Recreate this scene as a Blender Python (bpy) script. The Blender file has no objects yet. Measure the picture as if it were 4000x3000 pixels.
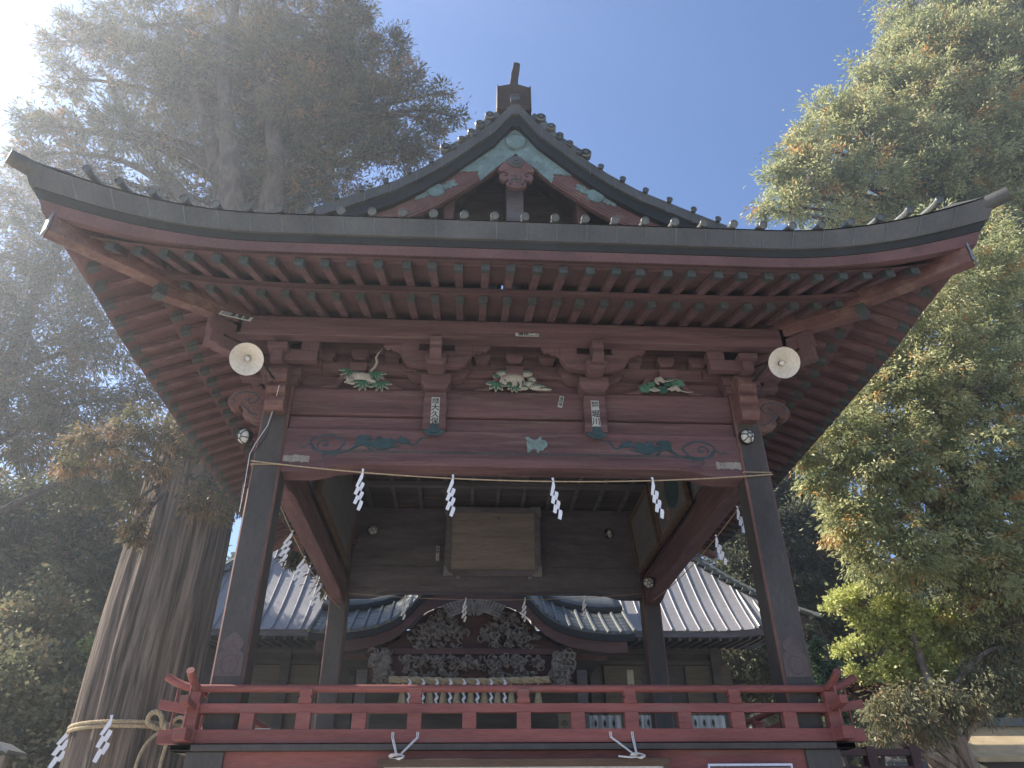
import bpy, bmesh, math, random
import numpy as np
from mathutils import Vector, Matrix, noise
R = math.radians
scene = bpy.context.scene
col = scene.collection

# ---------------------------------------------------------------- camera, sky, sun
CAM = (-0.49, -7.4, 1.55); PITCH = R(31.87); YAW = R(3.6); ROLL = R(0.62)
cd = bpy.data.cameras.new('camera'); cam = bpy.data.objects.new('camera', cd); col.objects.link(cam)
cam.location = CAM; cam.rotation_euler = (Matrix.Rotation(-YAW, 3, 'Z') @ Matrix.Rotation(R(90) + PITCH, 3, 'X') @ Matrix.Rotation(-ROLL, 3, 'Z')).to_euler()
cd.sensor_width = 36; cd.lens = 36 * 1596 / 2212; cd.clip_end = 3000; cd.clip_start = 0.05
scene.camera = cam
SUN_AZ = R(-70); SUN_EL = R(44)          # azimuth from +Y towards +X
w = bpy.data.worlds.new('World'); scene.world = w; w.use_nodes = True
nt = w.node_tree; bg = nt.nodes['Background']
sky = nt.nodes.new('ShaderNodeTexSky'); sky.sky_type = 'NISHITA'; sky.sun_disc = False
sky.sun_elevation = SUN_EL; sky.sun_rotation = SUN_AZ; sky.altitude = 2200
sky.air_density = 1.0; sky.dust_density = 0.05; sky.ozone_density = 5.5
nt.links.new(sky.outputs[0], bg.inputs[0]); bg.inputs[1].default_value = 0.108
sd = bpy.data.lights.new('sun', 'SUN'); sun = bpy.data.objects.new('sun', sd); col.objects.link(sun)
sd.energy = 5.0; sd.angle = R(0.5); sd.color = (1.0, 0.93, 0.82)
S = Vector((math.sin(SUN_AZ) * math.cos(SUN_EL), math.cos(SUN_AZ) * math.cos(SUN_EL), math.sin(SUN_EL)))
sun.rotation_euler = S.to_track_quat('Z', 'Y').to_euler()
scene.view_settings.view_transform = 'Standard'; scene.view_settings.look = 'None'
scene.view_settings.exposure = 1.3; scene.view_settings.gamma = 1.0

# ---------------------------------------------------------------- materials
MATS = {}
def mat(name, base, rough=0.7, var=0.25, scale=3.0, stretch=(1, 1, 1), second=None, second_amt=0.0, bump=0.15, bscale=None,
        metal=0.0, spec=0.3, fine=40.0, thr=0.58):
    m = bpy.data.materials.new(name); m.use_nodes = True; n = m.node_tree.nodes; l = m.node_tree.links
    b = n['Principled BSDF']; b.inputs['Roughness'].default_value = rough; b.inputs['Metallic'].default_value = metal
    b.inputs['Specular IOR Level'].default_value = spec
    tc = n.new('ShaderNodeTexCoord'); mp = n.new('ShaderNodeMapping'); mp.inputs['Scale'].default_value = stretch
    l.new(tc.outputs['Object'], mp.inputs['Vector'])
    n1 = n.new('ShaderNodeTexNoise'); n1.inputs['Scale'].default_value = scale; n1.inputs['Detail'].default_value = 6; n1.inputs['Roughness'].default_value = 0.65
    l.new(mp.outputs[0], n1.inputs['Vector'])
    n2 = n.new('ShaderNodeTexNoise'); n2.inputs['Scale'].default_value = fine; n2.inputs['Detail'].default_value = 4
    l.new(mp.outputs[0], n2.inputs['Vector'])
    def c(k): return (base[0] * k, base[1] * k, base[2] * k, 1)
    r1 = n.new('ShaderNodeValToRGB'); r1.color_ramp.elements[0].position = 0.3; r1.color_ramp.elements[1].position = 0.7
    r1.color_ramp.elements[0].color = c(1 - var); r1.color_ramp.elements[1].color = c(1 + var)
    l.new(n1.outputs['Fac'], r1.inputs[0])
    mx = n.new('ShaderNodeMix'); mx.data_type = 'RGBA'; mx.blend_type = 'OVERLAY'; mx.inputs[0].default_value = 0.35
    l.new(r1.outputs[0], mx.inputs[6]); l.new(n2.outputs['Fac'], mx.inputs[7])
    out = mx.outputs[2]
    if second:
        n3 = n.new('ShaderNodeTexNoise'); n3.inputs['Scale'].default_value = scale * 1.7; n3.inputs['Detail'].default_value = 8; n3.inputs['Roughness'].default_value = 0.7
        mp3 = n.new('ShaderNodeMapping'); mp3.inputs['Location'].default_value = (3.1, 7.7, 1.3); mp3.inputs['Scale'].default_value = stretch
        l.new(tc.outputs['Object'], mp3.inputs['Vector']); l.new(mp3.outputs[0], n3.inputs['Vector'])
        r3 = n.new('ShaderNodeValToRGB'); r3.color_ramp.elements[0].position = thr; r3.color_ramp.elements[1].position = thr + 0.12
        r3.color_ramp.elements[0].color = (0, 0, 0, 1); r3.color_ramp.elements[1].color = (second_amt,) * 3 + (1,)
        l.new(n3.outputs['Fac'], r3.inputs[0])
        m2 = n.new('ShaderNodeMix'); m2.data_type = 'RGBA'; l.new(r3.outputs[0], m2.inputs[0]); l.new(out, m2.inputs[6])
        m2.inputs[7].default_value = (*second, 1); out = m2.outputs[2]
    l.new(out, b.inputs['Base Color'])
    if bump:
        bp = n.new('ShaderNodeBump'); bp.inputs['Strength'].default_value = bump; bp.inputs['Distance'].default_value = 0.01
        n4 = n.new('ShaderNodeTexNoise'); n4.inputs['Scale'].default_value = bscale or fine; n4.inputs['Detail'].default_value = 5
        l.new(mp.outputs[0], n4.inputs['Vector']); l.new(n4.outputs['Fac'], bp.inputs['Height']); l.new(bp.outputs[0], b.inputs['Normal'])
    MATS[name] = m; return m
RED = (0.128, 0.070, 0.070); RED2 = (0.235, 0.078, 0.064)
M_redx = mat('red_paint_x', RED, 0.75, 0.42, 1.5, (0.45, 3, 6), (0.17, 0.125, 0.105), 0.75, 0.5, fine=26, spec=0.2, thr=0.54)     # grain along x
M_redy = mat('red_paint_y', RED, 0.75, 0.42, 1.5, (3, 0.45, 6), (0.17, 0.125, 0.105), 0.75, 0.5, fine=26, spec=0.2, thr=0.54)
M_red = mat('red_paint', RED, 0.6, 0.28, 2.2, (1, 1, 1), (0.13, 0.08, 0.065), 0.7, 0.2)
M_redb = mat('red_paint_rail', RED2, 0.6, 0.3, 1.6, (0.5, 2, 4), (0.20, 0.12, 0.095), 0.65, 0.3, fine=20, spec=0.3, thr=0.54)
M_redw = mat('red_paint_worn', (0.145, 0.074, 0.062), 0.65, 0.3, 2.5, (1, 1, 1), (0.25, 0.17, 0.12), 0.5, 0.25, thr=0.53)
M_soffit = mat('red_soffit_board', (0.125, 0.066, 0.062), 0.7, 0.3, 1.2, (1, 1, 1), (0.07, 0.05, 0.045), 0.7, 0.2)
M_tip = mat('dark_green_tip', (0.06, 0.068, 0.063), 0.7, 0.25, 6, bump=0.1, second=(0.2, 0.21, 0.18), second_amt=0.5, thr=0.66)
M_black = mat('black_lacquer', (0.068, 0.058, 0.050), 0.55, 0.35, 2.0, (1, 1, 0.4), (0.06, 0.06, 0.055), 0.5, 0.1, spec=0.35, thr=0.64)
M_dark = mat('dark_wood', (0.125, 0.112, 0.115), 0.75, 0.35, 2.0, (0.6, 3, 3), (0.10, 0.07, 0.05), 0.6, 0.3, fine=18)  # base lightened past the true wood tone to imitate a glare veil
M_brown = mat('brown_wood', (0.115, 0.07, 0.042), 0.75, 0.35, 1.8, (0.5, 3, 6), (0.05, 0.035, 0.026), 0.7, 0.3, fine=15)
M_stain = mat('weathered_boards', (0.075, 0.066, 0.064), 0.8, 0.4, 1.4, (0.5, 2, 2), (0.30, 0.19, 0.12), 0.7, 0.3, fine=12, thr=0.55)
M_greyw = mat('grey_carved_wood', (0.20, 0.175, 0.145), 0.85, 0.4, 6, (1, 1, 1), (0.10, 0.07, 0.055), 0.8, 0.5)
M_trim = mat('brown_red_edge', (0.15, 0.075, 0.06), 0.65, 0.35, 3, (1, 1, 0.4), (0.05, 0.05, 0.05), 0.7, 0.1)
M_copper = mat('copper_fascia', (0.09, 0.087, 0.078), 0.6, 0.28, 1.8, (1, 1, 0.6), (0.17, 0.14, 0.10), 0.5, 0.1, metal=0.15, spec=0.4)
M_copd = mat('dark_band', (0.022, 0.024, 0.024), 0.7, 0.3, 3, bump=0.1)
M_roof = mat('copper_tiles', (0.13, 0.135, 0.125), 0.42, 0.3, 3, (1, 1, 1), (0.07, 0.07, 0.065), 0.6, 0.15, metal=0.45, spec=0.5)
M_bronze = mat('bronze_sheet', (0.075, 0.055, 0.038), 0.6, 0.3, 2.5, bump=0.1, metal=0.3)
M_verd = mat('verdigris', (0.15, 0.215, 0.20), 0.7, 0.3, 7, (1, 1, 1), (0.09, 0.105, 0.095), 0.8, 0.25, thr=0.56)
M_verdd = mat('dark_teal_paint', (0.035, 0.065, 0.07), 0.65, 0.3, 8, bump=0.2, second=(0.1, 0.1, 0.08), second_amt=0.5)
M_paper = mat('white_paper', (0.78, 0.78, 0.80), 0.8, 0.04, 3, bump=0.05)
M_pst = mat('sticker_paper', (0.42, 0.42, 0.38), 0.8, 0.15, 12, bump=0.05)
M_ink = mat('ink', (0.02, 0.02, 0.022), 0.8, 0.1, 5, bump=0)
M_enam = mat('enamel_shade', (0.62, 0.56, 0.46), 0.35, 0.08, 3, bump=0.02, spec=0.5)
M_glass = mat('frosted_glass', (0.55, 0.54, 0.48), 0.3, 0.15, 12, bump=0.05, spec=0.5)
M_iron = mat('dark_iron', (0.03, 0.032, 0.03), 0.5, 0.2, 8, bump=0.1, metal=0.5)
M_rope = mat('straw_rope', (0.42, 0.33, 0.20), 0.85, 0.25, 10, bump=0.3, fine=80)
M_cord = mat('thin_straw_cord', (0.40, 0.30, 0.19), 0.85, 0.15, 10, bump=0.1)
M_wcord = mat('white_cord', (0.66, 0.62, 0.57), 0.8, 0.1, 10, bump=0.1)
M_silver = mat('aged_silver_fitting', (0.22, 0.22, 0.21), 0.45, 0.2, 8, metal=0.5, bump=0.1)
M_board = mat('pale_aged_board', (0.23, 0.195, 0.165), 0.75, 0.25, 2.0, (0.5, 1, 5), (0.09, 0.065, 0.045), 0.6, 0.15, fine=14, thr=0.6)
M_leafg = mat('painted_green', (0.07, 0.17, 0.11), 0.7, 0.25, 14, bump=0.1)
M_leafd = mat('painted_dark_green', (0.03, 0.10, 0.065), 0.7, 0.2, 14, bump=0.1)
M_ivory = mat('painted_ivory', (0.36, 0.33, 0.27), 0.7, 0.18, 16, bump=0.15, second=(0.2, 0.17, 0.13), second_amt=0.5, thr=0.62)
M_ground = mat('gravel_ground', (0.42, 0.40, 0.37), 0.9, 0.2, 0.6, bump=0.4, fine=30)
M_metalroof = mat('pale_metal_roof', (0.29, 0.275, 0.275), 0.5, 0.12, 0.9, (1, 1, 1), (0.22, 0.20, 0.195), 0.6, 0.05, spec=0.3)
M_shrine = mat('hall_dark_wood', (0.11, 0.10, 0.088), 0.8, 0.35, 1.5, (0.5, 1, 3), (0.09, 0.06, 0.04), 0.5, 0.2)  # glare veil put into the colour here too, wood lightened
M_shred = mat('hall_red_brown', (0.10, 0.055, 0.048), 0.75, 0.3, 1.5, (0.5, 1, 3), (0.06, 0.05, 0.04), 0.7, 0.2)
M_shutter = mat('tan_shutter', (0.17, 0.14, 0.10), 0.8, 0.2, 1.5, (0.5, 1, 7), bump=0.2)
M_cloth = mat('pale_curtain', (0.45, 0.45, 0.42), 0.9, 0.12, 4, bump=0.1)
M_shoproof = mat('tan_shop_roof', (0.55, 0.43, 0.27), 0.75, 0.2, 2, (1, 1, 1), bump=0.1)
M_slateroof = mat('grey_shop_roof', (0.16, 0.15, 0.14), 0.75, 0.2, 2, bump=0.1)
M_redpost = mat('bright_red_paint', (0.5, 0.06, 0.04), 0.5, 0.1, 2, bump=0)
M_shoe = mat('old_copper_shoe', (0.115, 0.085, 0.078), 0.6, 0.2, 3, bump=0.1, metal=0.2)
M_greyp = mat('grey_panel', (0.13, 0.125, 0.115), 0.7, 0.2, 1.5, (0.5, 1, 3), bump=0.1)

def bark_mat(name, a, b, strx=9, strz=0.55, bump=1.0):
    m = bpy.data.materials.new(name); m.use_nodes = True; n = m.node_tree.nodes; l = m.node_tree.links
    bs = n['Principled BSDF']; bs.inputs['Roughness'].default_value = 0.9; bs.inputs['Specular IOR Level'].default_value = 0.15
    tc = n.new('ShaderNodeTexCoord'); mp = n.new('ShaderNodeMapping'); mp.inputs['Scale'].default_value = (strx, strx, strz)
    l.new(tc.outputs['Object'], mp.inputs['Vector'])
    n1 = n.new('ShaderNodeTexNoise'); n1.inputs['Scale'].default_value = 1.3; n1.inputs['Detail'].default_value = 8; n1.inputs['Roughness'].default_value = 0.6
    n1.inputs['Distortion'].default_value = 0.6
    l.new(mp.outputs[0], n1.inputs['Vector'])
    r1 = n.new('ShaderNodeValToRGB'); r1.color_ramp.elements[0].position = 0.36; r1.color_ramp.elements[1].position = 0.62
    r1.color_ramp.elements[0].color = (*b, 1); r1.color_ramp.elements[1].color = (*a, 1)
    l.new(n1.outputs['Fac'], r1.inputs[0]); l.new(r1.outputs[0], bs.inputs['Base Color'])
    bp = n.new('ShaderNodeBump'); bp.inputs['Strength'].default_value = bump; bp.inputs['Distance'].default_value = 0.05
    l.new(n1.outputs['Fac'], bp.inputs['Height']); l.new(bp.outputs[0], bs.inputs['Normal'])
    return m
M_bark = bark_mat('cedar_bark', (0.23, 0.175, 0.135), (0.036, 0.029, 0.025), 10, 0.45, 1.0)
M_barkd = bark_mat('branch_bark', (0.13, 0.10, 0.08), (0.05, 0.04, 0.033), 5, 1.5, 0.5)
M_barkp = bark_mat('pale_branch_bark', (0.30, 0.24, 0.19), (0.12, 0.09, 0.07), 5, 1.5, 0.5)

def leaf_mat(name, cols, trans=0.4):
    """colour by the per-face attribute 'tint' (0..1 picks along the ramp)"""
    m = bpy.data.materials.new(name); m.use_nodes = True; n = m.node_tree.nodes; l = m.node_tree.links
    for q in list(n):
        if q.type != 'OUTPUT_MATERIAL': n.remove(q)
    o = [q for q in n if q.type == 'OUTPUT_MATERIAL'][0]
    at = n.new('ShaderNodeAttribute'); at.attribute_name = 'tint'
    r = n.new('ShaderNodeValToRGB'); e = r.color_ramp.elements
    e[0].position = cols[0][0]; e[0].color = (*cols[0][1], 1); e[1].position = cols[-1][0]; e[1].color = (*cols[-1][1], 1)
    for p, c in cols[1:-1]:
        x = e.new(p); x.color = (*c, 1)
    l.new(at.outputs['Fac'], r.inputs[0])
    d = n.new('ShaderNodeBsdfDiffuse'); t = n.new('ShaderNodeBsdfTranslucent'); mx = n.new('ShaderNodeMixShader'); mx.inputs[0].default_value = trans
    l.new(r.outputs[0], d.inputs[0]); l.new(r.outputs[0], t.inputs[0]); l.new(d.outputs[0], mx.inputs[1]); l.new(t.outputs[0], mx.inputs[2])
    g = n.new('ShaderNodeBsdfGlossy'); g.inputs['Roughness'].default_value = 0.45; g.inputs[0].default_value = (0.6, 0.6, 0.55, 1)
    m2 = n.new('ShaderNodeMixShader'); m2.inputs[0].default_value = 0.05
    l.new(mx.outputs[0], m2.inputs[1]); l.new(g.outputs[0], m2.inputs[2]); l.new(m2.outputs[0], o.inputs[0])
    return m
G1, G2, G3 = (0.038, 0.06, 0.028), (0.075, 0.11, 0.045), (0.13, 0.165, 0.06)
BR, ORG = (0.16, 0.085, 0.04), (0.36, 0.17, 0.05)
M_cedar = leaf_mat('cedar_foliage', [(0, (0.06, 0.065, 0.035)), (0.35, (0.13, 0.13, 0.06)), (0.72, (0.21, 0.175, 0.08)), (0.86, (0.28, 0.165, 0.08)), (1, (0.40, 0.22, 0.10))], 0.45)
M_cyp = leaf_mat('cypress_foliage', [(0, (0.19, 0.22, 0.10)), (0.45, (0.44, 0.45, 0.21)), (0.84, (0.62, 0.58, 0.28)), (0.92, (0.62, 0.40, 0.16)), (1, (0.66, 0.32, 0.10))], 0.5)
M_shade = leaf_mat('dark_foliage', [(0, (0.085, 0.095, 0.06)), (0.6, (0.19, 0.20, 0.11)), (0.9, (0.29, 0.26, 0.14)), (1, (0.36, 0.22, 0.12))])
M_maple = leaf_mat('yellow_green_foliage', [(0, (0.38, 0.42, 0.14)), (0.6, (0.60, 0.62, 0.22)), (1, (0.72, 0.68, 0.26))], 0.5)
M_redl = leaf_mat('reddish_foliage', [(0, (0.10, 0.045, 0.04)), (0.6, (0.16, 0.07, 0.055)), (1, (0.13, 0.10, 0.05))], 0.4)
M_spruce = leaf_mat('blue_green_foliage', [(0, (0.07, 0.12, 0.075)), (0.6, (0.14, 0.20, 0.12)), (1, (0.22, 0.26, 0.13))], 0.35)

# ---------------------------------------------------------------- helpers
ROOT = {}
class MB:
    def __init__(s, T=None): s.v = []; s.f = []; s.m = []; s.T = T
    def add(s, vs, fs, m=0):
        b = len(s.v); T = s.T
        for p in vs: s.v.append(tuple(T(*p)) if T else tuple(p))
        for f in fs: s.f.append([b + i for i in f]); s.m.append(m)
    def hexa(s, p, m=0): s.add(p, [(0, 3, 2, 1), (4, 5, 6, 7), (0, 1, 5, 4), (1, 2, 6, 5), (2, 3, 7, 6), (3, 0, 4, 7)], m)
    def box(s, x0, x1, y0, y1, z0, z1, m=0):
        s.hexa([(x0, y0, z0), (x1, y0, z0), (x1, y1, z0), (x0, y1, z0), (x0, y0, z1), (x1, y0, z1), (x1, y1, z1), (x0, y1, z1)], m)
    def obox(s, c, size, M, m=0):
        c = Vector(c); a, b, d = [q / 2 for q in size]
        P = [c + M @ Vector(q) for q in ((-a, -b, -d), (a, -b, -d), (a, b, -d), (-a, b, -d), (-a, -b, d), (a, -b, d), (a, b, d), (-a, b, d))]
        s.hexa(P, m)
    def bar(s, p, q, w, h, m=0, up=(0, 0, 1)):
        p = Vector(p); q = Vector(q); d = (q - p).normalized(); sx = d.cross(Vector(up)).normalized() * w / 2; uz = sx.cross(d).normalized() * h / 2
        s.hexa([p - sx - uz, p + sx - uz, q + sx - uz, q - sx - uz, p - sx + uz, p + sx + uz, q + sx + uz, q - sx + uz], m)
    def tube(s, pts, r, n=8, m=0, cap=True, flat=None, flatax=(0, 1, 0)):
        P = [Vector(p) for p in pts]; k = len(P); rs = r if isinstance(r, (list, tuple)) else [r] * k
        vs = []; up = Vector((0.13, 0.21, 0.97))
        prev = None
        for i in range(k):
            d = (P[min(i + 1, k - 1)] - P[max(i - 1, 0)])
            d = d.normalized() if d.length > 1e-9 else Vector((0, 0, 1))
            a = prev if prev is not None else d.cross(up)
            a = (a - d * a.dot(d)); a = a.normalized() if a.length > 1e-6 else d.orthogonal().normalized()
            prev = a; b = d.cross(a)
            for j in range(n):
                t = 2 * math.pi * j / n; o = (a * math.cos(t) + b * math.sin(t)) * rs[i]
                if flat is not None:
                    fa = Vector(flatax); o = o - fa * o.dot(fa) * (1 - flat)
                vs.append(P[i] + o)
        fs = [(i * n + j, i * n + (j + 1) % n, (i + 1) * n + (j + 1) % n, (i + 1) * n + j) for i in range(k - 1) for j in range(n)]
        if cap: fs += [tuple(range(n))[::-1], tuple((k - 1) * n + j for j in range(n))]
        s.add(vs, fs, m)
    def prism(s, poly, y0, y1, m=0, f=None):
        """poly in (x,z) extruded along y"""
        n = len(poly); vs = [(x, y0, z) for x, z in poly] + [(x, y1, z) for x, z in poly]
        if f: vs = [f(*p) for p in vs]
        s.add(vs, [tuple(range(n)), tuple(range(2 * n - 1, n - 1, -1))] + [(i, i + n, (i + 1) % n + n, (i + 1) % n) for i in range(n)], m)
    def strip(s, A, B, y0, y1, m=0):
        """solid between two (x,z) polylines of equal length, extruded y0..y1"""
        n = len(A); vs = []
        for i in range(n): vs += [(A[i][0], y0, A[i][1]), (B[i][0], y0, B[i][1]), (B[i][0], y1, B[i][1]), (A[i][0], y1, A[i][1])]
        fs = []
        for i in range(n - 1):
            a, b = 4 * i, 4 * i + 4
            for j in range(4): fs.append((a + j, a + (j + 1) % 4, b + (j + 1) % 4, b + j))
        fs += [(0, 1, 2, 3), (4 * n - 1, 4 * n - 2, 4 * n - 3, 4 * n - 4)]
        s.add(vs, fs, m)
    def lathe(s, prof, c, ax, n=24, m=0, caps=False):
        c = Vector(c); ax = Vector(ax).normalized(); a = ax.orthogonal().normalized(); b = ax.cross(a); vs = []
        for r, h in prof:
            for j in range(n):
                t = 2 * math.pi * j / n; vs.append(c + ax * h + (a * math.cos(t) + b * math.sin(t)) * r)
        k = len(prof)
        fs = [(i * n + j, i * n + (j + 1) % n, (i + 1) * n + (j + 1) % n, (i + 1) * n + j) for i in range(k - 1) for j in range(n)]
        if caps: fs += [tuple(range(n))[::-1], tuple((k - 1) * n + j for j in range(n))]
        s.add(vs, fs, m)
    def ell(s, c, r, M=None, m=0, n=10, k=7):
        c = Vector(c); vs = []
        for i in range(k + 1):
            ph = math.pi * i / k
            for j in range(n):
                t = 2 * math.pi * j / n; p = Vector((r[0] * math.sin(ph) * math.cos(t), r[1] * math.sin(ph) * math.sin(t), r[2] * math.cos(ph)))
                vs.append(c + (M @ p if M else p))
        s.add(vs, [(i * n + j, i * n + (j + 1) % n, (i + 1) * n + (j + 1) % n, (i + 1) * n + j) for i in range(k) for j in range(n)], m)
    def grid(s, P, m=0, thick=None):
        """P[i][j] points"""
        a, b = len(P), len(P[0])
        s.add([p for row in P for p in row], [(i * b + j, i * b + j + 1, (i + 1) * b + j + 1, (i + 1) * b + j) for i in range(a - 1) for j in range(b - 1)], m)
    def build(s, name, mats, parent=None, smooth=False, bevel=0.0, label=None, norm=True, solid=0.0, kind=None, origin=None):
        mats = mats if isinstance(mats, (list, tuple)) else [mats]
        o0 = Vector(ROOT.get(parent, (0, 0, 0))) if parent else Vector(origin or (0, 0, 0))
        me = bpy.data.meshes.new(name); me.from_pydata([tuple(Vector(p) - o0) for p in s.v], [], s.f)
        for m in mats: me.materials.append(m)
        me.polygons.foreach_set('material_index', s.m)
        if norm:
            bm = bmesh.new(); bm.from_mesh(me); bmesh.ops.recalc_face_normals(bm, faces=bm.faces); bm.to_mesh(me); bm.free()
        if smooth:
            me.polygons.foreach_set('use_smooth', [True] * len(me.polygons)); me.set_sharp_from_angle(angle=R(42))
        ob = bpy.data.objects.new(name, me); col.objects.link(ob)
        if parent: ob.parent = parent; ROOT[ob] = tuple(o0)
        else: ob.location = o0; ROOT[ob] = tuple(o0)
        if bevel:
            b = ob.modifiers.new('edge', 'BEVEL'); b.width = bevel; b.segments = 2; b.limit_method = 'ANGLE'; b.angle_limit = R(40)
        if solid:
            b = ob.modifiers.new('thick', 'SOLIDIFY'); b.thickness = solid; b.offset = 0
        if label: ob['label'] = label
        if kind: ob['kind'] = kind
        return ob
def tag(o, label=None, cat=None, group=None, kind=None):
    if label: o['label'] = label
    if cat: o['category'] = cat
    if group: o['group'] = group
    if kind: o['kind'] = kind
    return o
def empty(name, loc, label=None, cat=None, group=None):
    o = bpy.data.objects.new(name, None); o.empty_display_size = 0.2; col.objects.link(o); o.location = loc; ROOT[o] = tuple(loc)
    return tag(o, label, cat, group)
def lerp(a, b, t): return a + (b - a) * t
def interp(x, xs, ys): return float(np.interp(x, xs, ys))
def text_mesh(txt, size, extrude=0.001, vertical=False, lead=1.02, sx=1.0):
    """glyph outlines as (verts, faces) in the x-z plane, centred"""
    c = bpy.data.curves.new('t', 'FONT'); c.body = '\n'.join(txt) if vertical else txt; c.size = size; c.extrude = extrude
    c.align_x = 'CENTER'; c.align_y = 'CENTER'; c.space_line = lead; c.resolution_u = 3
    c.offset = size * 0.012
    o = bpy.data.objects.new('t', c); col.objects.link(o)
    dg = bpy.context.evaluated_depsgraph_get(); me = bpy.data.meshes.new_from_object(o.evaluated_get(dg))
    vs = [(v.co.x * sx, -v.co.z, v.co.y) for v in me.vertices]; fs = [tuple(p.vertices) for p in me.polygons]
    bpy.data.objects.remove(o); bpy.data.curves.remove(c); bpy.data.meshes.remove(me)
    return vs, fs

# ================================================================ SETTING
g = MB(); g.grid([[(x, y, 0) for y in (-400, -60, -20, 0, 20, 60, 400)] for x in (-400, -60, -20, 0, 20, 60, 400)])
tag(g.build('ground', M_ground), kind='structure')

# ================================================================ STAGE PAVILION
H = 2.66; DEP = 2 * H
PAV = empty('stage_pavilion', (0, H, 0), 'open red and black wooden dance stage with a sweeping tiled roof and a front gable', 'pavilion')
def SIDE(k):
    if k == 0: return lambda u, o, z: (u, -o, z)
    if k == 1: return lambda u, o, z: (H + o, H + u, z)
    if k == 2: return lambda u, o, z: (-u, DEP + o, z)
    return lambda u, o, z: (-(H + o), H - u, z)
ZF = 2.285
# ---- base below the floor
b = MB(); b.box(-H - 0.17, H + 0.17, -0.25, DEP + 0.17, 0, 2.236)
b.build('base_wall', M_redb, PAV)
b = MB()
for k in range(4):
    b.T = SIDE(k); L = H + 0.32 if k % 2 == 0 else H + 0.32
    b.box(-L, L, 0.14, 0.32, 2.238, 2.288)
b.T = None; b.box(-H - 0.135, H + 0.135, -0.135, DEP + 0.135, 2.2365, ZF - 0.001)
b.build('floor_edge_beam', M_black, PAV, bevel=0.006)
b = MB(); b.box(-H - 0.1, H + 0.1, -0.1, DEP + 0.1, ZF, ZF + 0.012); b.build('floor_deck', M_dark, PAV)
for sx in (-1, 1):
    for y in (-0.02, DEP + 0.02):
        b = MB(); b.box(sx * (H + 0.03) - 0.16, sx * (H + 0.03) + 0.16, y - (0.26 if y < 1 else 0.18), y + 0.18, 0, 2.237); b.build('corner_post', M_black, PAV, bevel=0.008)
for x0, x1 in ((-2.02, -0.62), (-0.45, 0.62), (0.8, 2.2)):
    b = MB(); b.box(x0, x1, -0.28, -0.252, 1.05, 2.08); b.build('recessed_panel', M_greyp, PAV, bevel=0.005)
# ---- pillars
def pillar(x, y, copper):
    b = MB(); a = 0.15; c = 0.021
    oc = [(-a + c, -a), (a - c, -a), (a, -a + c), (a, a - c), (a - c, a), (-a + c, a), (-a, a - c), (-a, -a + c)]
    vs = [(x + p, y + q, ZF + 0.012) for p, q in oc] + [(x + p, y + q, 5.98) for p, q in oc]
    for i in range(8): b.add([vs[i], vs[(i + 1) % 8], vs[8 + (i + 1) % 8], vs[8 + i]], [(0, 1, 2, 3)], i % 2)
    b.add(vs[8:], [tuple(range(8))]); 
    p = b.build('pillar', [M_black, M_trim], PAV)
    if copper:
        # old copper shoe with a shaped head
        h0 = 2.865
        half = [(0.0, 3.255), (0.03, 3.245), (0.05, 3.215), (0.075, 3.20), (0.095, 3.17), (0.10, 3.135), (0.085, 3.11), (0.07, 3.10), (0.085, 3.085), (0.112, 3.06), (0.12, 3.03), (0.12, h0)]
        poly = [(x + u, z) for u, z in half] + [(x - u, z) for u, z in half[::-1][:-1]]
        q = MB(); q.prism(poly, y - a - 0.006, y - a - 0.001); q.build('copper_shoe', M_shoe, p)
        q = MB()
        pts = [(x + sx * r * math.cos(t) * 1.0, y - a - 0.008, 2.97 + r * 1.1 * math.sin(t)) for sx in (1,) for r in (0.075,) for t in [i * math.pi / 12 for i in range(25)]]
        q.tube(pts, 0.003, 5, cap=False); q.build('emboss_line', M_shoe, p)
    return p
pillar(-H, 0, True); pillar(H, 0, True); pillar(-H, DEP, False); pillar(H, DEP, False)

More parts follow.
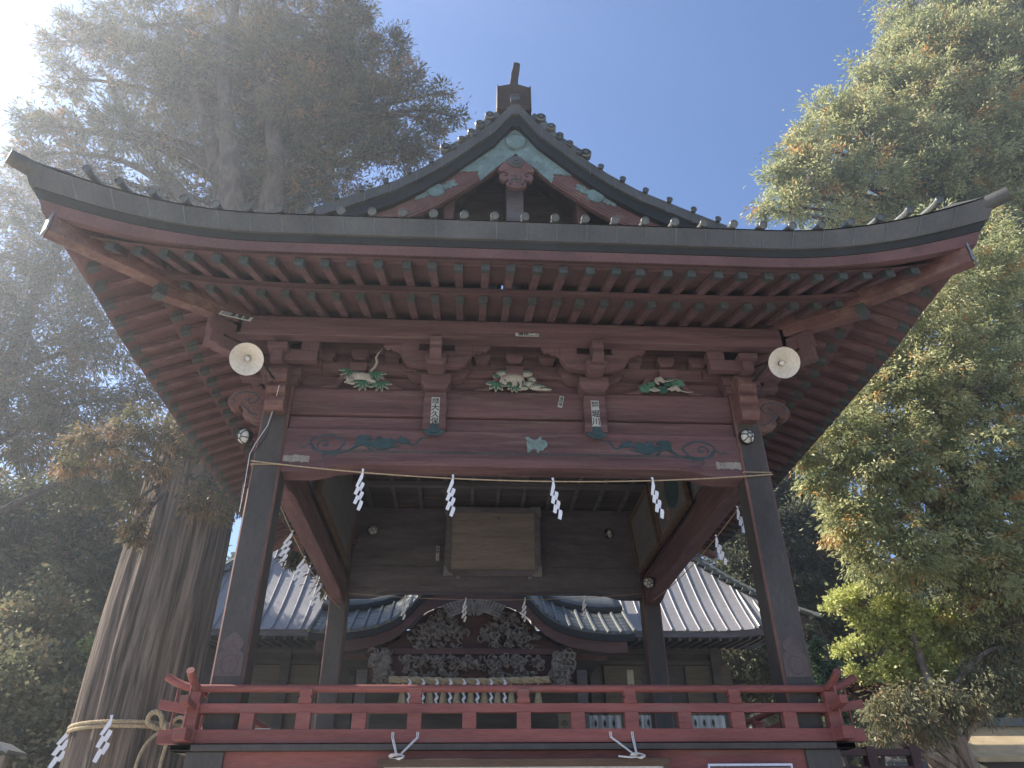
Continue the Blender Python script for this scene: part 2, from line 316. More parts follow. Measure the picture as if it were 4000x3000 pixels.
# ---- railing
ZB0, ZB1, ZM0, ZM1, ZT = 2.300, 2.410, 2.546, 2.622, 2.750
eo = 0.215; LE = H + eo
for k in (0, 1, 3):
    b = MB(SIDE(k))
    pts = [(-(LE + t * 0.29), eo, ZT + 0.10 * t ** 1.8 + 0.001 * k) for t in (1, .8, .6, .4, .2, 0)] + [(-1, eo, ZT), (0, eo, ZT), (1, eo, ZT)] + [((LE + t * 0.29), eo, ZT + 0.10 * t ** 1.8) for t in (0, .2, .4, .6, .8, 1)]
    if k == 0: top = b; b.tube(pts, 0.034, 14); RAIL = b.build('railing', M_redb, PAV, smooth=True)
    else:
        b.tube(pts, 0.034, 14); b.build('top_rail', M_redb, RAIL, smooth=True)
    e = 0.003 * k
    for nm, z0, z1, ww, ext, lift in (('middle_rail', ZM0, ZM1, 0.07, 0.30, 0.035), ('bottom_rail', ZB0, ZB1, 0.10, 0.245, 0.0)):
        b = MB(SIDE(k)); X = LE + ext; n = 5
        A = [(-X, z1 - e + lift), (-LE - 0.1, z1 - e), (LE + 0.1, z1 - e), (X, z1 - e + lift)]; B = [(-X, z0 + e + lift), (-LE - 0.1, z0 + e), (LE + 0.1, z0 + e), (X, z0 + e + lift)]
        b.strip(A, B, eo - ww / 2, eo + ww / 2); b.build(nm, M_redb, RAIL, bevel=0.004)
    # posts
    us = [(-1.91 + 0.972 * i) for i in range(5)]
    for u in us:
        b = MB(SIDE(k)); 
        b.box(u - 0.062, u + 0.062, eo - 0.046, eo + 0.046, ZB1 - 0.002, ZM0 + 0.002); b.build('short_post', M_redb, RAIL, bevel=0.004); b = MB(SIDE(k))
        b.strip([(u - 0.058, ZM1 - 0.001), (u - 0.058, 2.66), (u - 0.045, 2.672), (u - 0.045, 2.682), (u - 0.056, 2.694), (u - 0.056, 2.745)],
                [(u + 0.058, ZM1 - 0.001), (u + 0.058, 2.66), (u + 0.045, 2.672), (u + 0.045, 2.682), (u + 0.056, 2.694), (u + 0.056, 2.745)], eo - 0.05, eo + 0.05)
        b.build('rail_post', M_redb, RAIL, bevel=0.005)
    for u in [-2.396 + 0.972 * i for i in range(6)]:
        b = MB(SIDE(k)); b.box(u - 0.062, u + 0.062, eo - 0.042, eo + 0.042, ZB1 - 0.002, ZM0 + 0.002); b.build('short_post', M_redb, RAIL, bevel=0.004)
for sx in (-1, 1):
    b = MB(); x = sx * LE
    for z0, z1, ww in ((ZB0 - 0.0, ZB1 + 0.004, 0.07), (ZB1, ZM0, 0.055), (ZM0 - 0.006, ZM1 + 0.006, 0.062), (ZM1, ZT - 0.03, 0.05)):
        b.box(x - ww, x + ww, -eo - ww, -eo + ww, z0, z1)
    b.build('corner_post', M_redb, RAIL, bevel=0.005)
    b = MB(); xx = sx * (LE + 0.17); b.tube([(xx, -eo, ZB1), (xx, -eo, ZT)], 0.010, 8); b.build('iron_brace', M_redb, RAIL, smooth=True)
    b = MB(); b.tube([(x, -eo - 0.17, ZB1), (x, -eo - 0.17, ZT)], 0.010, 8); b.build('iron_brace', M_redb, RAIL, smooth=True)

# ---- rainbow beam (front) with arched soffit + beams above
def rainbow(k, z0, z1, arch, yc0, yc1, half=H - 0.15, matb=M_redx, name='rainbow_beam'):
    b = MB(SIDE(k)); A = []; B = []
    xs = [-half, -half + 0.30, -half + 0.42, -half + 0.55, -half + 0.75, 0, half - 0.75, half - 0.55, half - 0.42, half - 0.30, half]
    zs = [0, 0, 0.25, 0.75, 1, 1, 1, 0.75, 0.25, 0, 0]
    for x, q in zip(xs, zs): A.append((x, z1)); B.append((x, z0 + arch * q))
    b.strip(A, B, yc0, yc1)
    return b.build(name, matb, PAV, bevel=0.008)
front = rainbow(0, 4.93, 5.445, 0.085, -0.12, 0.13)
for k in (1, 3): rainbow(k, 4.98, 5.40, 0.07, -0.11, 0.11, half=H - 0.15, matb=M_redy)
rainbow(2, 5.13, 5.5, 0.08, -0.12, 0.12, matb=M_dark)
# black groove line and lower moulding on the front beam
b = MB(SIDE(0)); xs = [-2.05, -1.95, -1.8, 0, 1.8, 1.95, 2.05]; zz = [5.145, 5.175, 5.18, 5.18, 5.18, 5.175, 5.145]
b.strip([(x, z + 0.012) for x, z in zip(xs, zz)], [(x, z - 0.02) for x, z in zip(xs, zz)], 0.128, 0.1325); b.build('groove_line', M_black, front)
b = MB(SIDE(0)); b.strip([(x, 5.13 - (0.0 if abs(x) < 1.9 else 0.03)) for x in xs], [(x, 5.035 - (0 if abs(x) < 1.85 else 0.035)) for x in xs], 0.12, 0.142); b.build('lower_moulding', M_redx, front, bevel=0.01)
for k, mm in ((0, M_redx), (1, M_redy), (3, M_redy), (2, M_dark)):
    b = MB(SIDE(k)); b.box(-H + 0.151, H - 0.151, -0.09, 0.085, 5.447, 5.622); b.build('middle_tie_beam', mm, PAV, bevel=0.006)
    b = MB(SIDE(k)); b.box(-H + 0.151, H - 0.151, -0.11, 0.115, 5.640, 5.975); b.build('head_tie_beam', mm, PAV, bevel=0.008)
    b = MB(SIDE(k)); b.box(-H + 0.13, H - 0.13, -0.05, 0.02, 5.98, 6.72); b.build('frieze_wall', mm, PAV)
# carved cloud scrolls on the front beam (painted dark teal lines)
def scroll(sx):
    cx, cz, yy = 2.055, 5.262, -0.134
    b = MB(); f = lambda u, z: (sx * u - 0.0, yy, z)
    def T(pts, r): b.tube([f(*p) for p in pts], r, 7, flat=0.45)
    # five-lobed cloud outline
    out = []
    lob = [(cx - 0.02, cz + 0.045, 0.095, 160, 20), (cx - 0.12, cz + 0.0, 0.062, 60, -95), (cx - 0.055, cz - 0.06, 0.06, -20, -130), (cx + 0.085, cz - 0.055, 0.062, -50, -190), (cx + 0.135, cz + 0.015, 0.055, -90, -200)]
    ang = [i * 2 * math.pi / 60 for i in range(61)]
    for t in ang: 
        r = 0.155 * (1 + 0.13 * abs(math.sin(2.5 * t + 0.6)))
        out.append((cx + r * math.cos(t) * 1.05, cz + r * 0.62 * math.sin(t)))
    T(out, 0.0105)
    T([(cx + 0.02 + 0.012 + (0.075 - 0.052 * q) * math.cos(-0.6 + 5.6 * q), cz - 0.005 + (0.075 - 0.052 * q) * 0.8 * math.sin(-0.6 + 5.6 * q)) for q in [i / 22 for i in range(23)]], [0.006 + 0.008 * (i / 22) for i in range(23)])
    T([(2.36, 5.235), (2.30, 5.215), (2.25, 5.245), (2.21, 5.24), (2.18, 5.20), (2.13, 5.165), (2.05, 5.145), (1.97, 5.14), (1.88, 5.155), (1.80, 5.19), (1.745, 5.235), (1.70, 5.30)], [0.006, .008, .010, .011, .011, .011, .011, .010, .010, .012, .016, .018])
    T([(2.06, 5.145), (2.09, 5.115), (2.08, 5.09), (2.05, 5.085), (2.03, 5.10)], 0.009); T([(2.02, 5.142), (1.96, 5.12), (1.955, 5.09), (1.985, 5.085)], 0.008)
    # leafy beast-like scroll further in
    poly = [(1.80, 5.195), (1.755, 5.235), (1.735, 5.29), (1.745, 5.335), (1.72, 5.362), (1.66, 5.368), (1.60, 5.36), (1.575, 5.335), (1.595, 5.315), (1.635, 5.315), (1.60, 5.295), (1.55, 5.295), (1.53, 5.33), (1.50, 5.36), (1.47, 5.352), (1.475, 5.33), (1.44, 5.325), (1.39, 5.335), (1.37, 5.345), (1.345, 5.315), (1.30, 5.30), (1.28, 5.325), (1.29, 5.355), (1.265, 5.368), (1.24, 5.345), (1.20, 5.335), (1.16, 5.295), (1.18, 5.272), (1.24, 5.275), (1.28, 5.285), (1.33, 5.275), (1.36, 5.23), (1.41, 5.20), (1.47, 5.195), (1.52, 5.205), (1.555, 5.23), (1.60, 5.245), (1.585, 5.205), (1.55, 5.205), (1.56, 5.188), (1.60, 5.195), (1.62, 5.225), (1.66, 5.25), (1.70, 5.245), (1.74, 5.215)]
    b.prism([(sx * u, z) for u, z in poly], yy - 0.010, yy + 0.004)
    T([(1.18, 5.283), (1.14, 5.262), (1.10, 5.262), (1.075, 5.30), (1.05, 5.34), (1.00, 5.35), (0.96, 5.34)], [0.014, 0.012, 0.011, 0.010, 0.012, 0.008, 0.003])
    for q in range(3):
        T([(1.36 + (0.10 - 0.025 * q) * math.cos(t), 5.27 + (0.05 - 0.013 * q) * math.sin(t)) for t in [math.pi * (1.05 + 0.95 * i / 10) for i in range(11)]], 0.005)
    b.T = None
    b.build('cloud_scroll_carving', M_verdd, front, smooth=True)
scroll(-1); scroll(1)
b = MB()
poly = [(0.10, 5.38), (0.14, 5.385), (0.17, 5.36), (0.21, 5.345), (0.25, 5.36), (0.27, 5.395), (0.29, 5.38), (0.285, 5.35), (0.33, 5.345), (0.355, 5.31), (0.35, 5.27), (0.315, 5.245), (0.30, 5.22), (0.27, 5.225), (0.26, 5.20), (0.235, 5.19), (0.23, 5.225), (0.20, 5.24), (0.17, 5.215), (0.15, 5.19), (0.125, 5.195), (0.13, 5.25), (0.12, 5.30), (0.125, 5.345)]
b.prism(poly, -0.145, -0.131); b.build('peeling_green_crest', M_verd, front)
for sx, xs in ((-1, (-2.5, -2.22)), (1, (2.22, 2.5))):
    b = MB(); rr = random.Random(5 + sx); z0, z1 = 5.035, 5.115
    top = [(lerp(xs[0], xs[1], i / 14), z1 + rr.uniform(-0.008, 0.010)) for i in range(15)]; bot = [(lerp(xs[0], xs[1], i / 14), z0 + rr.uniform(-0.01, 0.012)) for i in range(15)]
    b.strip(top, bot, -0.1335, -0.1305); b.build('peeled_pale_patch', mat('peeled_pale_paint_%d' % (sx + 2), (0.26, 0.235, 0.20), 0.8, 0.2, 14, (1, 1, 0.4), (0.16, 0.07, 0.055), 0.8, 0.1, thr=0.56), front)

# ---- bracket zone
def block(b, u, z0, z1, w, o0, o1, taper=0.7):
    zm = lerp(z0, z1, 0.45); wb = w * taper
    b.strip([(u - wb / 2, z0), (u - w / 2, zm), (u - w / 2, z1)], [(u + wb / 2, z0), (u + w / 2, zm), (u + w / 2, z1)], o0, o1)
def nose(b, u, w, z0, z1, o0, o1):
    """protruding fist-shaped beam end, rounded top"""
    n = 8; A = []; 
    prof = [(o0, z0), (lerp(o0, o1, .6), z0), (lerp(o0, o1, .9), lerp(z0, z1, .12)), (o1, lerp(z0, z1, .3)), (lerp(o0, o1, .92), lerp(z0, z1, .5)), (o1, lerp(z0, z1, .62)), (lerp(o0, o1, .98), lerp(z0, z1, .86)), (lerp(o0, o1, .8), z1), (o0, z1)]
    m = len(prof); vs = [(u - w / 2, o, z) for o, z in prof] + [(u + w / 2, o, z) for o, z in prof]
    b.add(vs, [tuple(range(m)), tuple(range(2 * m - 1, m - 1, -1))] + [(i, i + m, (i + 1) % m + m, (i + 1) % m) for i in range(m)])
def arm(b, u, half, z0, z1, o0, o1):
    """lateral bracket arm with curved underside"""
    A = []; B = []
    for i in range(13):
        t = -1 + i / 6; x = u + half * t; A.append((x, z1)); q = max(0, (abs(t) - 0.45) / 0.55); B.append((x, z0 + (z1 - z0) * 0.72 * (1 - math.sqrt(max(0, 1 - q * q)))))
    b.strip(A, B, o0, o1)
def cloudtip(b, u, s, z, o0, o1):
    pts = [(0, -0.10), (0.05, -0.055), (0.09, -0.05), (0.12, -0.02), (0.165, -0.03), (0.20, 0.0), (0.215, 0.035), (0.19, 0.06), (0.165, 0.04), (0.14, 0.06), (0.10, 0.045), (0.07, 0.065), (0.03, 0.06), (0, 0.075)]
    b.prism([(u + s * p, z + q) for p, q in pts], o0, o1)
def bracket(k, u, full=True):
    T = SIDE(k); mm = M_redx if k % 2 == 0 else M_redy
    b = MB(T)
    block(b, u, 5.912, 6.115, 0.34, 0.03, 0.27, 0.68)
    b.box(u - 0.06, u + 0.06, 0.05, 0.47, 6.115, 6.24)
    arm(b, u, 0.36, 6.09, 6.235, 0.05, 0.165)
    for du in (-0.30, 0.30): block(b, u + du, 6.20, 6.33, 0.20, 0.04, 0.19)
    block(b, u, 6.075, 6.205, 0.23, 0.30, 0.53)
    arm(b, u, 0.40, 6.12, 6.33, 0.32, 0.415)
    for du in (-0.30, 0.30): block(b, u + du, 6.28, 6.42, 0.20, 0.30, 0.417)
    for s in (-1, 1): cloudtip(b, u + s * 0.40, s, 6.39, 0.34, 0.405)
    nose(b, u, 0.13, 6.11, 6.40, 0.48, 0.66)
    return b.build('bracket_set', mm, PAV, bevel=0.006)
UX = 0.905
for k in (0, 1, 3):
    for u in (-UX, UX):
        br = bracket(k, u)
        b = MB(SIDE(k)); b.strip([(u - 0.13, 5.43), (u - 0.13, 5.8), (u - 0.12, 5.91)], [(u + 0.13, 5.43), (u + 0.13, 5.8), (u + 0.12, 5.91)], 0.11, 0.2); st = b.build('bracket_strut', M_redx if k == 0 else M_redy, PAV, bevel=0.012)
        if k == 0:
            q = MB()
            for c, m in ((1.0, 0), (0.6, 0)):
                hh = [(0, 5.53), (0.035, 5.51), (0.048, 5.47), (0.045, 5.435), (0.06, 5.415), (0.09, 5.42), (0.125, 5.41), (0.10, 5.39), (0.075, 5.36), (0.04, 5.345), (0, 5.338)]
                zc = 5.43; P2 = [(u + x * c, zc + (z - zc) * c) for x, z in hh] + [(u - x * c, zc + (z - zc) * c) for x, z in hh[::-1][1:-1]]
                q.prism(P2, -0.206 - (0.0 if c == 1 else 0.012), -0.199 if c == 1 else -0.2065)
            q.build('leaf_ornament', M_verdd, st)
# rows of small blocks, purlin
for k in range(4):
    mm = M_redx if k % 2 == 0 else M_redy
    b = MB(SIDE(k)); b.box(-H + 0.135, H - 0.135, 0.02, 0.10, 6.19, 6.348)
    b.box(-H + 0.135, H - 0.135, 0.02, 0.10, 6.49, 6.70)
    for c in (-1.81, 0, 1.81):
        for du in (-0.385, 0, 0.385): block(b, c + du, 6.35, 6.49, 0.20, 0.02, 0.17)
        block(b, c, 6.185, 6.30, 0.20, 0.101, 0.18, 0.95)
    b.build('bearing_beam', mm, PAV, bevel=0.004)
    b = MB(SIDE(k)); e = 0.004 * (k % 2); b.box(-H - 0.56, H + 0.56, 0.42, 0.56, 6.40 + e, 6.65 + e); b.build('eave_purlin', mm, PAV, bevel=0.008)
# corners
for sx in (-1, 1):
    for cy, sy in ((0, -1), (DEP, 1)):
        b = MB(); cx = sx * H
        def BX(x0, x1, y0, y1, z0, z1): b.box(min(cx + sx * x0, cx + sx * x1), max(cx + sx * x0, cx + sx * x1), min(cy + sy * y0, cy + sy * y1), max(cy + sy * y0, cy + sy * y1), z0, z1)
        BX(-0.19, 0.19, -0.19, 0.19, 5.985, 6.08); BX(-0.22, 0.22, -0.22, 0.22, 6.08, 6.2)
        BX(-0.06, 0.06, -0.1, 0.5, 6.12, 6.24); BX(-0.1, 0.5, -0.061, 0.061, 6.121, 6.241)
        BX(-0.11, 0.11, 0.3, 0.55, 6.242, 6.31); BX(0.3, 0.55, -0.11, 0.11, 6.243, 6.311)
        BX(-0.42, 0.10, 0.315, 0.415, 6.16, 6.30); BX(0.315, 0.415, -0.42, 0.10, 6.161, 6.301)
        for q in (-0.33,): BX(q - 0.1, q + 0.1, 0.30, 0.418, 6.302, 6.42); BX(0.30, 0.418, q - 0.1, q + 0.1, 6.303, 6.421)
        BX(-0.42, -0.06, 0.05, 0.16, 6.2, 6.33)
        # diagonal arm
        a = Vector((sx, sy, 0)).normalized(); M = Matrix((a, Vector((-a.y, a.x, 0)), Vector((0, 0, 1)))).transposed()
        b.obox(Vector((cx, cy, 6.22)) + a * 0.45, (0.9, 0.13, 0.15), M); b.obox(Vector((cx, cy, 6.42)) + a * 0.62, (0.8, 0.12, 0.18), M)
        b.obox(Vector((cx, cy, 6.33)) + a * 0.93, (0.14, 0.15, 0.34), M)
        b.build('corner_bracket_set', M_red, PAV, bevel=0.006)
# beam-end noses on the front pillars (facing front), stacked rounded pads
for sx in (-1, 1):
    b = MB(); u = sx * (H - 0.02); prof = [(0.14, 5.60), (0.30, 5.57), (0.345, 5.60), (0.36, 5.66), (0.34, 5.735), (0.31, 5.75), (0.36, 5.77), (0.385, 5.83), (0.36, 5.88), (0.33, 5.89), (0.38, 5.91), (0.41, 5.98), (0.40, 6.06), (0.36, 6.12), (0.28, 6.15), (0.14, 6.15)]
    m = len(prof); w2 = 0.105
    vs = [(u - w2, -o, z) for o, z in prof] + [(u + w2, -o, z) for o, z in prof]
    b.add(vs, [tuple(range(m)), tuple(range(2 * m - 1, m - 1, -1))] + [(i, i + m, (i + 1) % m + m, (i + 1) % m) for i in range(m)])
    b.build('beam_end_nose', M_redw, PAV, bevel=0.014)
    # cloud-shaped nose pointing sideways
    b = MB(); P2 = [(0.15, 5.985), (0.28, 6.0), (0.42, 5.985), (0.52, 5.94), (0.575, 5.87), (0.58, 5.80), (0.55, 5.745), (0.50, 5.72), (0.45, 5.735), (0.43, 5.775), (0.41, 5.74), (0.385, 5.70), (0.39, 5.65), (0.36, 5.61), (0.31, 5.60), (0.27, 5.565), (0.21, 5.555), (0.15, 5.56)]
    b.prism([(sx * (H + p), z) for p, z in P2], -0.06, 0.06); c = b.build('side_cloud_nose', M_redw, PAV, bevel=0.01)
    q = MB(); q.tube([(sx * (H + p), -0.062, z) for p, z in [(0.50, 5.80), (0.53, 5.85), (0.49, 5.91), (0.40, 5.94), (0.29, 5.92), (0.24, 5.86), (0.27, 5.80), (0.33, 5.79), (0.36, 5.83), (0.33, 5.86)]], 0.009, 6, flat=0.5)
    q.tube([(sx * (H + p), -0.062, z) for p, z in [(0.43, 5.80), (0.40, 5.75), (0.34, 5.71), (0.30, 5.66), (0.22, 5.64)]], 0.008, 6, flat=0.5)
    q.build('carved_swirl_line', M_verdd, c, smooth=True)

# ---- frog-leg struts with carvings
def frog(b, cx, zb=5.98, s=1.0, y0=-0.135, y1=-0.105):
    outer = [(0.47, 0), (0.40, 0.02), (0.33, 0.045), (0.28, 0.09), (0.255, 0.15), (0.22, 0.21), (0.17, 0.245), (0.12, 0.235), (0.09, 0.205), (0.0, 0.20)]
    inner = [(0.30, 0), (0.27, 0.02), (0.235, 0.05), (0.21, 0.09), (0.195, 0.14), (0.17, 0.18), (0.13, 0.195), (0.10, 0.18), (0.06, 0.165), (0.0, 0.163)]
    for sg in (-1, 1):
        b.strip([(cx + sg * x * s, zb + z * s) for x, z in outer], [(cx + sg * x * s, zb + z * s) for x, z in inner], y0, y1)
def leafblade(b, x, z, L, W, ang, y, m=0, y1=None):
    c, s_ = math.cos(ang), math.sin(ang); pr = [(0, 0), (0.25, 0.42), (0.55, 0.5), (0.85, 0.25), (1, 0), (0.85, -0.25), (0.55, -0.5), (0.25, -0.42)]
    b.prism([(x + c * L * p - s_ * W * q, z + s_ * L * p + c * W * q) for p, q in pr], y, y + 0.012, m)
def bamboo(b, x, z, R0, y, a0=-160, a1=-20, n=6, mg=0, md=1, W=0.028):
    for i in range(n):
        a = R(lerp(a0, a1, i / (n - 1))); leafblade(b, x, z, R0, W * 1.35, a, y - 0.002 * (i % 2), 2); leafblade(b, x, z, R0 * 0.9, W, a, y - 0.008 - 0.002 * (i % 2), mg); leafblade(b, x, z, R0 * 0.8, W * 0.25, a, y - 0.013 - 0.002 * (i % 2), md)
CARV = [M_leafg, M_leafd, M_ivory, M_red]
def carving_tiger(cx):
    b = MB(); z0 = 5.985; Y = -0.15
    f = MB(); frog(f, cx); fr = f.build('frog_leg_strut', M_redx, PAV, bevel=0.004)
    bamboo(b, cx - 0.13, z0 + 0.235, 0.15, Y, -175, -30); bamboo(b, cx + 0.15, z0 + 0.20, 0.13, Y, -165, -10)
    bamboo(b, cx + 0.02, z0 + 0.075, 0.135, Y, -175, -5, 6); bamboo(b, cx + 0.22, z0 + 0.075, 0.14, Y, -175, -15, 6)
    b.prism([(cx + 0.12, z0), (cx + 0.155, z0), (cx + 0.15, z0 + 0.17), (cx + 0.12, z0 + 0.17)], Y, Y + 0.01, 0); b.prism([(cx + 0.18, z0), (cx + 0.215, z0), (cx + 0.20, z0 + 0.16), (cx + 0.175, z0 + 0.16)], Y, Y + 0.01, 0)
    b.build('bamboo_carving', CARV, fr)
    b = MB(); Yb = -0.165
    b.tube([(cx - 0.13, Yb, z0 + 0.09), (cx - 0.08, Yb - 0.01, z0 + 0.125), (cx, Yb - 0.012, z0 + 0.13), (cx + 0.07, Yb - 0.005, z0 + 0.12), (cx + 0.10, Yb, z0 + 0.09)], [0.035, 0.052, 0.052, 0.046, 0.025], 12, flat=0.5)
    b.tube([(cx + 0.07, Yb - 0.01, z0 + 0.10), (cx + 0.11, Yb - 0.015, z0 + 0.065), (cx + 0.165, Yb - 0.02, z0 + 0.05)], [0.035, 0.022, 0.016], 8, flat=0.6)
    b.tube([(cx - 0.11, Yb - 0.01, z0 + 0.07), (cx - 0.14, Yb - 0.015, z0 + 0.03), (cx - 0.10, Yb - 0.02, z0 + 0.018), (cx - 0.07, Yb - 0.02, z0 + 0.02)], [0.026, 0.018, 0.014, 0.012], 8, flat=0.6)
    b.tube([(cx - 0.14, Yb, z0 + 0.06), (cx - 0.19, Yb - 0.01, z0 + 0.04)], [0.02, 0.012], 8, flat=0.6)
    b.ell((cx - 0.125, Yb - 0.035, z0 + 0.066), (0.044, 0.02, 0.038))
    for s in (-1, 1): b.ell((cx - 0.125 + s * 0.034, Yb - 0.035, z0 + 0.10), (0.013, 0.008, 0.014)); b.ell((cx - 0.125 + s * 0.016, Yb - 0.054, z0 + 0.072), (0.006, 0.004, 0.006), None, 1)
    b.ell((cx - 0.122, Yb - 0.056, z0 + 0.048), (0.018, 0.008, 0.013)); b.ell((cx - 0.122, Yb - 0.064, z0 + 0.053), (0.006, 0.004, 0.004), None, 1)
    for i in range(4): b.tube([(cx - 0.06 + 0.03 * i, Yb - 0.028, z0 + 0.172), (cx - 0.055 + 0.03 * i, Yb - 0.04, z0 + 0.15)], 0.0025, 4, 1)
    b.tube([(cx + 0.09, Yb, z0 + 0.20), (cx + 0.135, Yb - 0.01, z0 + 0.25), (cx + 0.16, Yb - 0.02, z0 + 0.31), (cx + 0.145, Yb - 0.03, z0 + 0.37), (cx + 0.165, Yb - 0.035, z0 + 0.43), (cx + 0.205, Yb - 0.035, z0 + 0.485)], [0.014, 0.015, 0.014, 0.012, 0.01, 0.004], 8)
    b.build('animal_carving', [M_ivory, M_ink], fr, smooth=True)
def carving_ox(cx):
    f = MB(); frog(f, cx); fr = f.build('frog_leg_strut', M_redx, PAV, bevel=0.004)
    b = MB(); z0 = 5.985; Y = -0.15
    for (x, z, a, c, n) in ((-0.145, 0.225, 0.075, 0.04, 3), (0.12, 0.225, 0.09, 0.045, 3), (0.26, 0.045, 0.10, 0.045, 3), (0.17, 0.085, 0.07, 0.045, 2), (0.35, 0.02, 0.08, 0.02, 2), (0.10, 0.03, 0.06, 0.03, 2), (0.20, 0.15, 0.05, 0.04, 2)):
        b.ell((cx + x, Y, z0 + z), (a, 0.012, c), None, 2)
        for i in range(n):
            q = 1 - 0.26 * (i + 0.6); b.tube([(cx + x + a * q * math.cos(t), Y - 0.011, z0 + z + c * q * math.sin(t)) for t in [R(-20 + 22 * j) for j in range(11)]], 0.0035, 4, 1)
    b.box(cx - 0.1, cx + 0.06, Y, Y + 0.02, z0 + 0.2, z0 + 0.235, 2)
    bamboo(b, cx - 0.21, z0 + 0.10, 0.13, Y, -170, -20, 5, W=0.04); bamboo(b, cx - 0.215, z0 + 0.16, 0.06, Y, 60, 130, 3, W=0.03); bamboo(b, cx, z0 + 0.075, 0.11, Y, -175, -15, 6, W=0.035)
    b.build('rock_and_bamboo_carving', CARV, fr)
    b = MB(); Yb = -0.168
    b.tube([(cx - 0.14, Yb, z0 + 0.12), (cx - 0.08, Yb, z0 + 0.15), (cx, Yb, z0 + 0.155), (cx + 0.06, Yb, z0 + 0.145), (cx + 0.09, Yb, z0 + 0.12)], [0.045, 0.055, 0.05, 0.052, 0.03], 12, flat=0.5)
    for x, q in ((-0.03, 0.02), (0.055, 0.0), (0.0, 0.03)): b.tube([(cx + x, Yb, z0 + 0.12), (cx + x + 0.015, Yb - 0.01, z0 + 0.06), (cx + x, Yb - 0.01, z0 + 0.01 + q)], [0.026, 0.015, 0.012], 8, flat=0.6)
    b.tube([(cx - 0.15, Yb - 0.01, z0 + 0.115), (cx - 0.125, Yb - 0.03, z0 + 0.075), (cx - 0.10, Yb - 0.03, z0 + 0.05)], [0.038, 0.03, 0.018], 10, flat=0.6)
    b.tube([(cx - 0.14, Yb - 0.03, z0 + 0.12), (cx - 0.165, Yb - 0.035, z0 + 0.14), (cx - 0.15, Yb - 0.035, z0 + 0.165)], [0.01, 0.009, 0.004], 6); b.tube([(cx - 0.11, Yb - 0.03, z0 + 0.125), (cx - 0.085, Yb - 0.035, z0 + 0.145), (cx - 0.10, Yb - 0.035, z0 + 0.165)], [0.01, 0.009, 0.004], 6)
    b.ell((cx - 0.125, Yb - 0.052, z0 + 0.085), (0.005, 0.004, 0.005), None, 1)
    b.tube([(cx + 0.085, Yb, z0 + 0.15), (cx + 0.11, Yb, z0 + 0.11), (cx + 0.105, Yb, z0 + 0.06)], [0.008, 0.008, 0.012], 6)
    b.build('animal_carving', [M_ivory, M_ink], fr, smooth=True)
def carving_rats(cx):
    f = MB(); frog(f, cx); fr = f.build('frog_leg_strut', M_redx, PAV, bevel=0.004)
    b = MB(); z0 = 5.985; Y = -0.15
    def leaf(x, z, r, rot, m=0):
        P2 = []
        for i in range(20):
            t = 2 * math.pi * i / 20; q = r * (1 - 0.28 * (i % 4 == 2) - 0.1 * (i % 2)); P2.append((cx + x + q * math.cos(t + rot), z0 + z + q * 0.8 * math.sin(t + rot)))
        b.prism(P2, Y - 0.004, Y + 0.01, m)
        for j in range(3): b.tube([(cx + x, Y - 0.006, z0 + z), (cx + x + r * 0.8 * math.cos(rot + j * 1.2), Y - 0.008, z0 + z + r * 0.6 * math.sin(rot + j * 1.2))], 0.002, 4, 1)
    for p in ((-0.24, 0.06, 0.075, 0.3, 0), (-0.155, 0.12, 0.05, 1.2, 0), (-0.03, 0.05, 0.07, 2.2, 1), (0.09, 0.21, 0.07, 0.6, 0), (0.16, 0.14, 0.085, 1.9, 0), (0.04, 0.13, 0.05, 0.2, 1)): leaf(*p)
    for i in range(5): b.tube([(cx - 0.19, Y - 0.01, z0 + 0.035), (cx - 0.13, Y - 0.022, z0 + 0.012 + 0.012 * i), (cx - 0.07, Y - 0.01, z0 + 0.035)], 0.008, 6, 0 if i % 2 else 2)
    b.build('melon_vine_carving', CARV, fr)
    b = MB(); Yb = -0.165
    for ox, oz, s in ((0.0, 0.0, 1), (0.17, -0.115, 1)):
        X = cx - 0.06 + ox; Z = z0 + 0.175 + oz
        b.tube([(X - 0.055, Yb - 0.01, Z - 0.035), (X - 0.03, Yb - 0.01, Z - 0.005), (X + 0.01, Yb - 0.01, Z + 0.006), (X + 0.05, Yb, Z - 0.015)], [0.018, 0.033, 0.037, 0.02], 10, flat=0.55)
        b.tube([(X - 0.05, Yb - 0.02, Z - 0.03), (X - 0.035, Yb - 0.03, Z - 0.065 if ox == 0 else Z - 0.02), (X - 0.02 if ox == 0 else X - 0.10, Yb - 0.03, Z - 0.085 if ox == 0 else Z - 0.03)], [0.02, 0.018, 0.006], 8, flat=0.6)
        for q in (0, 0.02): b.ell((X - 0.055 + q, Yb - 0.03, Z - 0.012), (0.007, 0.005, 0.013))
        b.tube([(X + 0.02, Yb - 0.01, Z - 0.03), (X + 0.055, Yb - 0.02, Z - 0.045)], [0.014, 0.006], 6)
        b.tube([(X + 0.045, Yb, Z - 0.01), (X + 0.09, Yb - 0.01, Z - 0.045 + (0.02 if ox == 0 else 0)), (X + 0.15, Yb - 0.01, Z - 0.05 + (0.04 if ox == 0 else -0.005)), (X + 0.21, Yb - 0.01, Z - 0.048 + (0.06 if ox == 0 else 0))], [0.009, 0.006, 0.005, 0.003], 6)
    b.build('animal_carving', [M_ivory, M_ink], fr, smooth=True)
carving_tiger(-1.76); carving_ox(0.0); carving_rats(1.76)

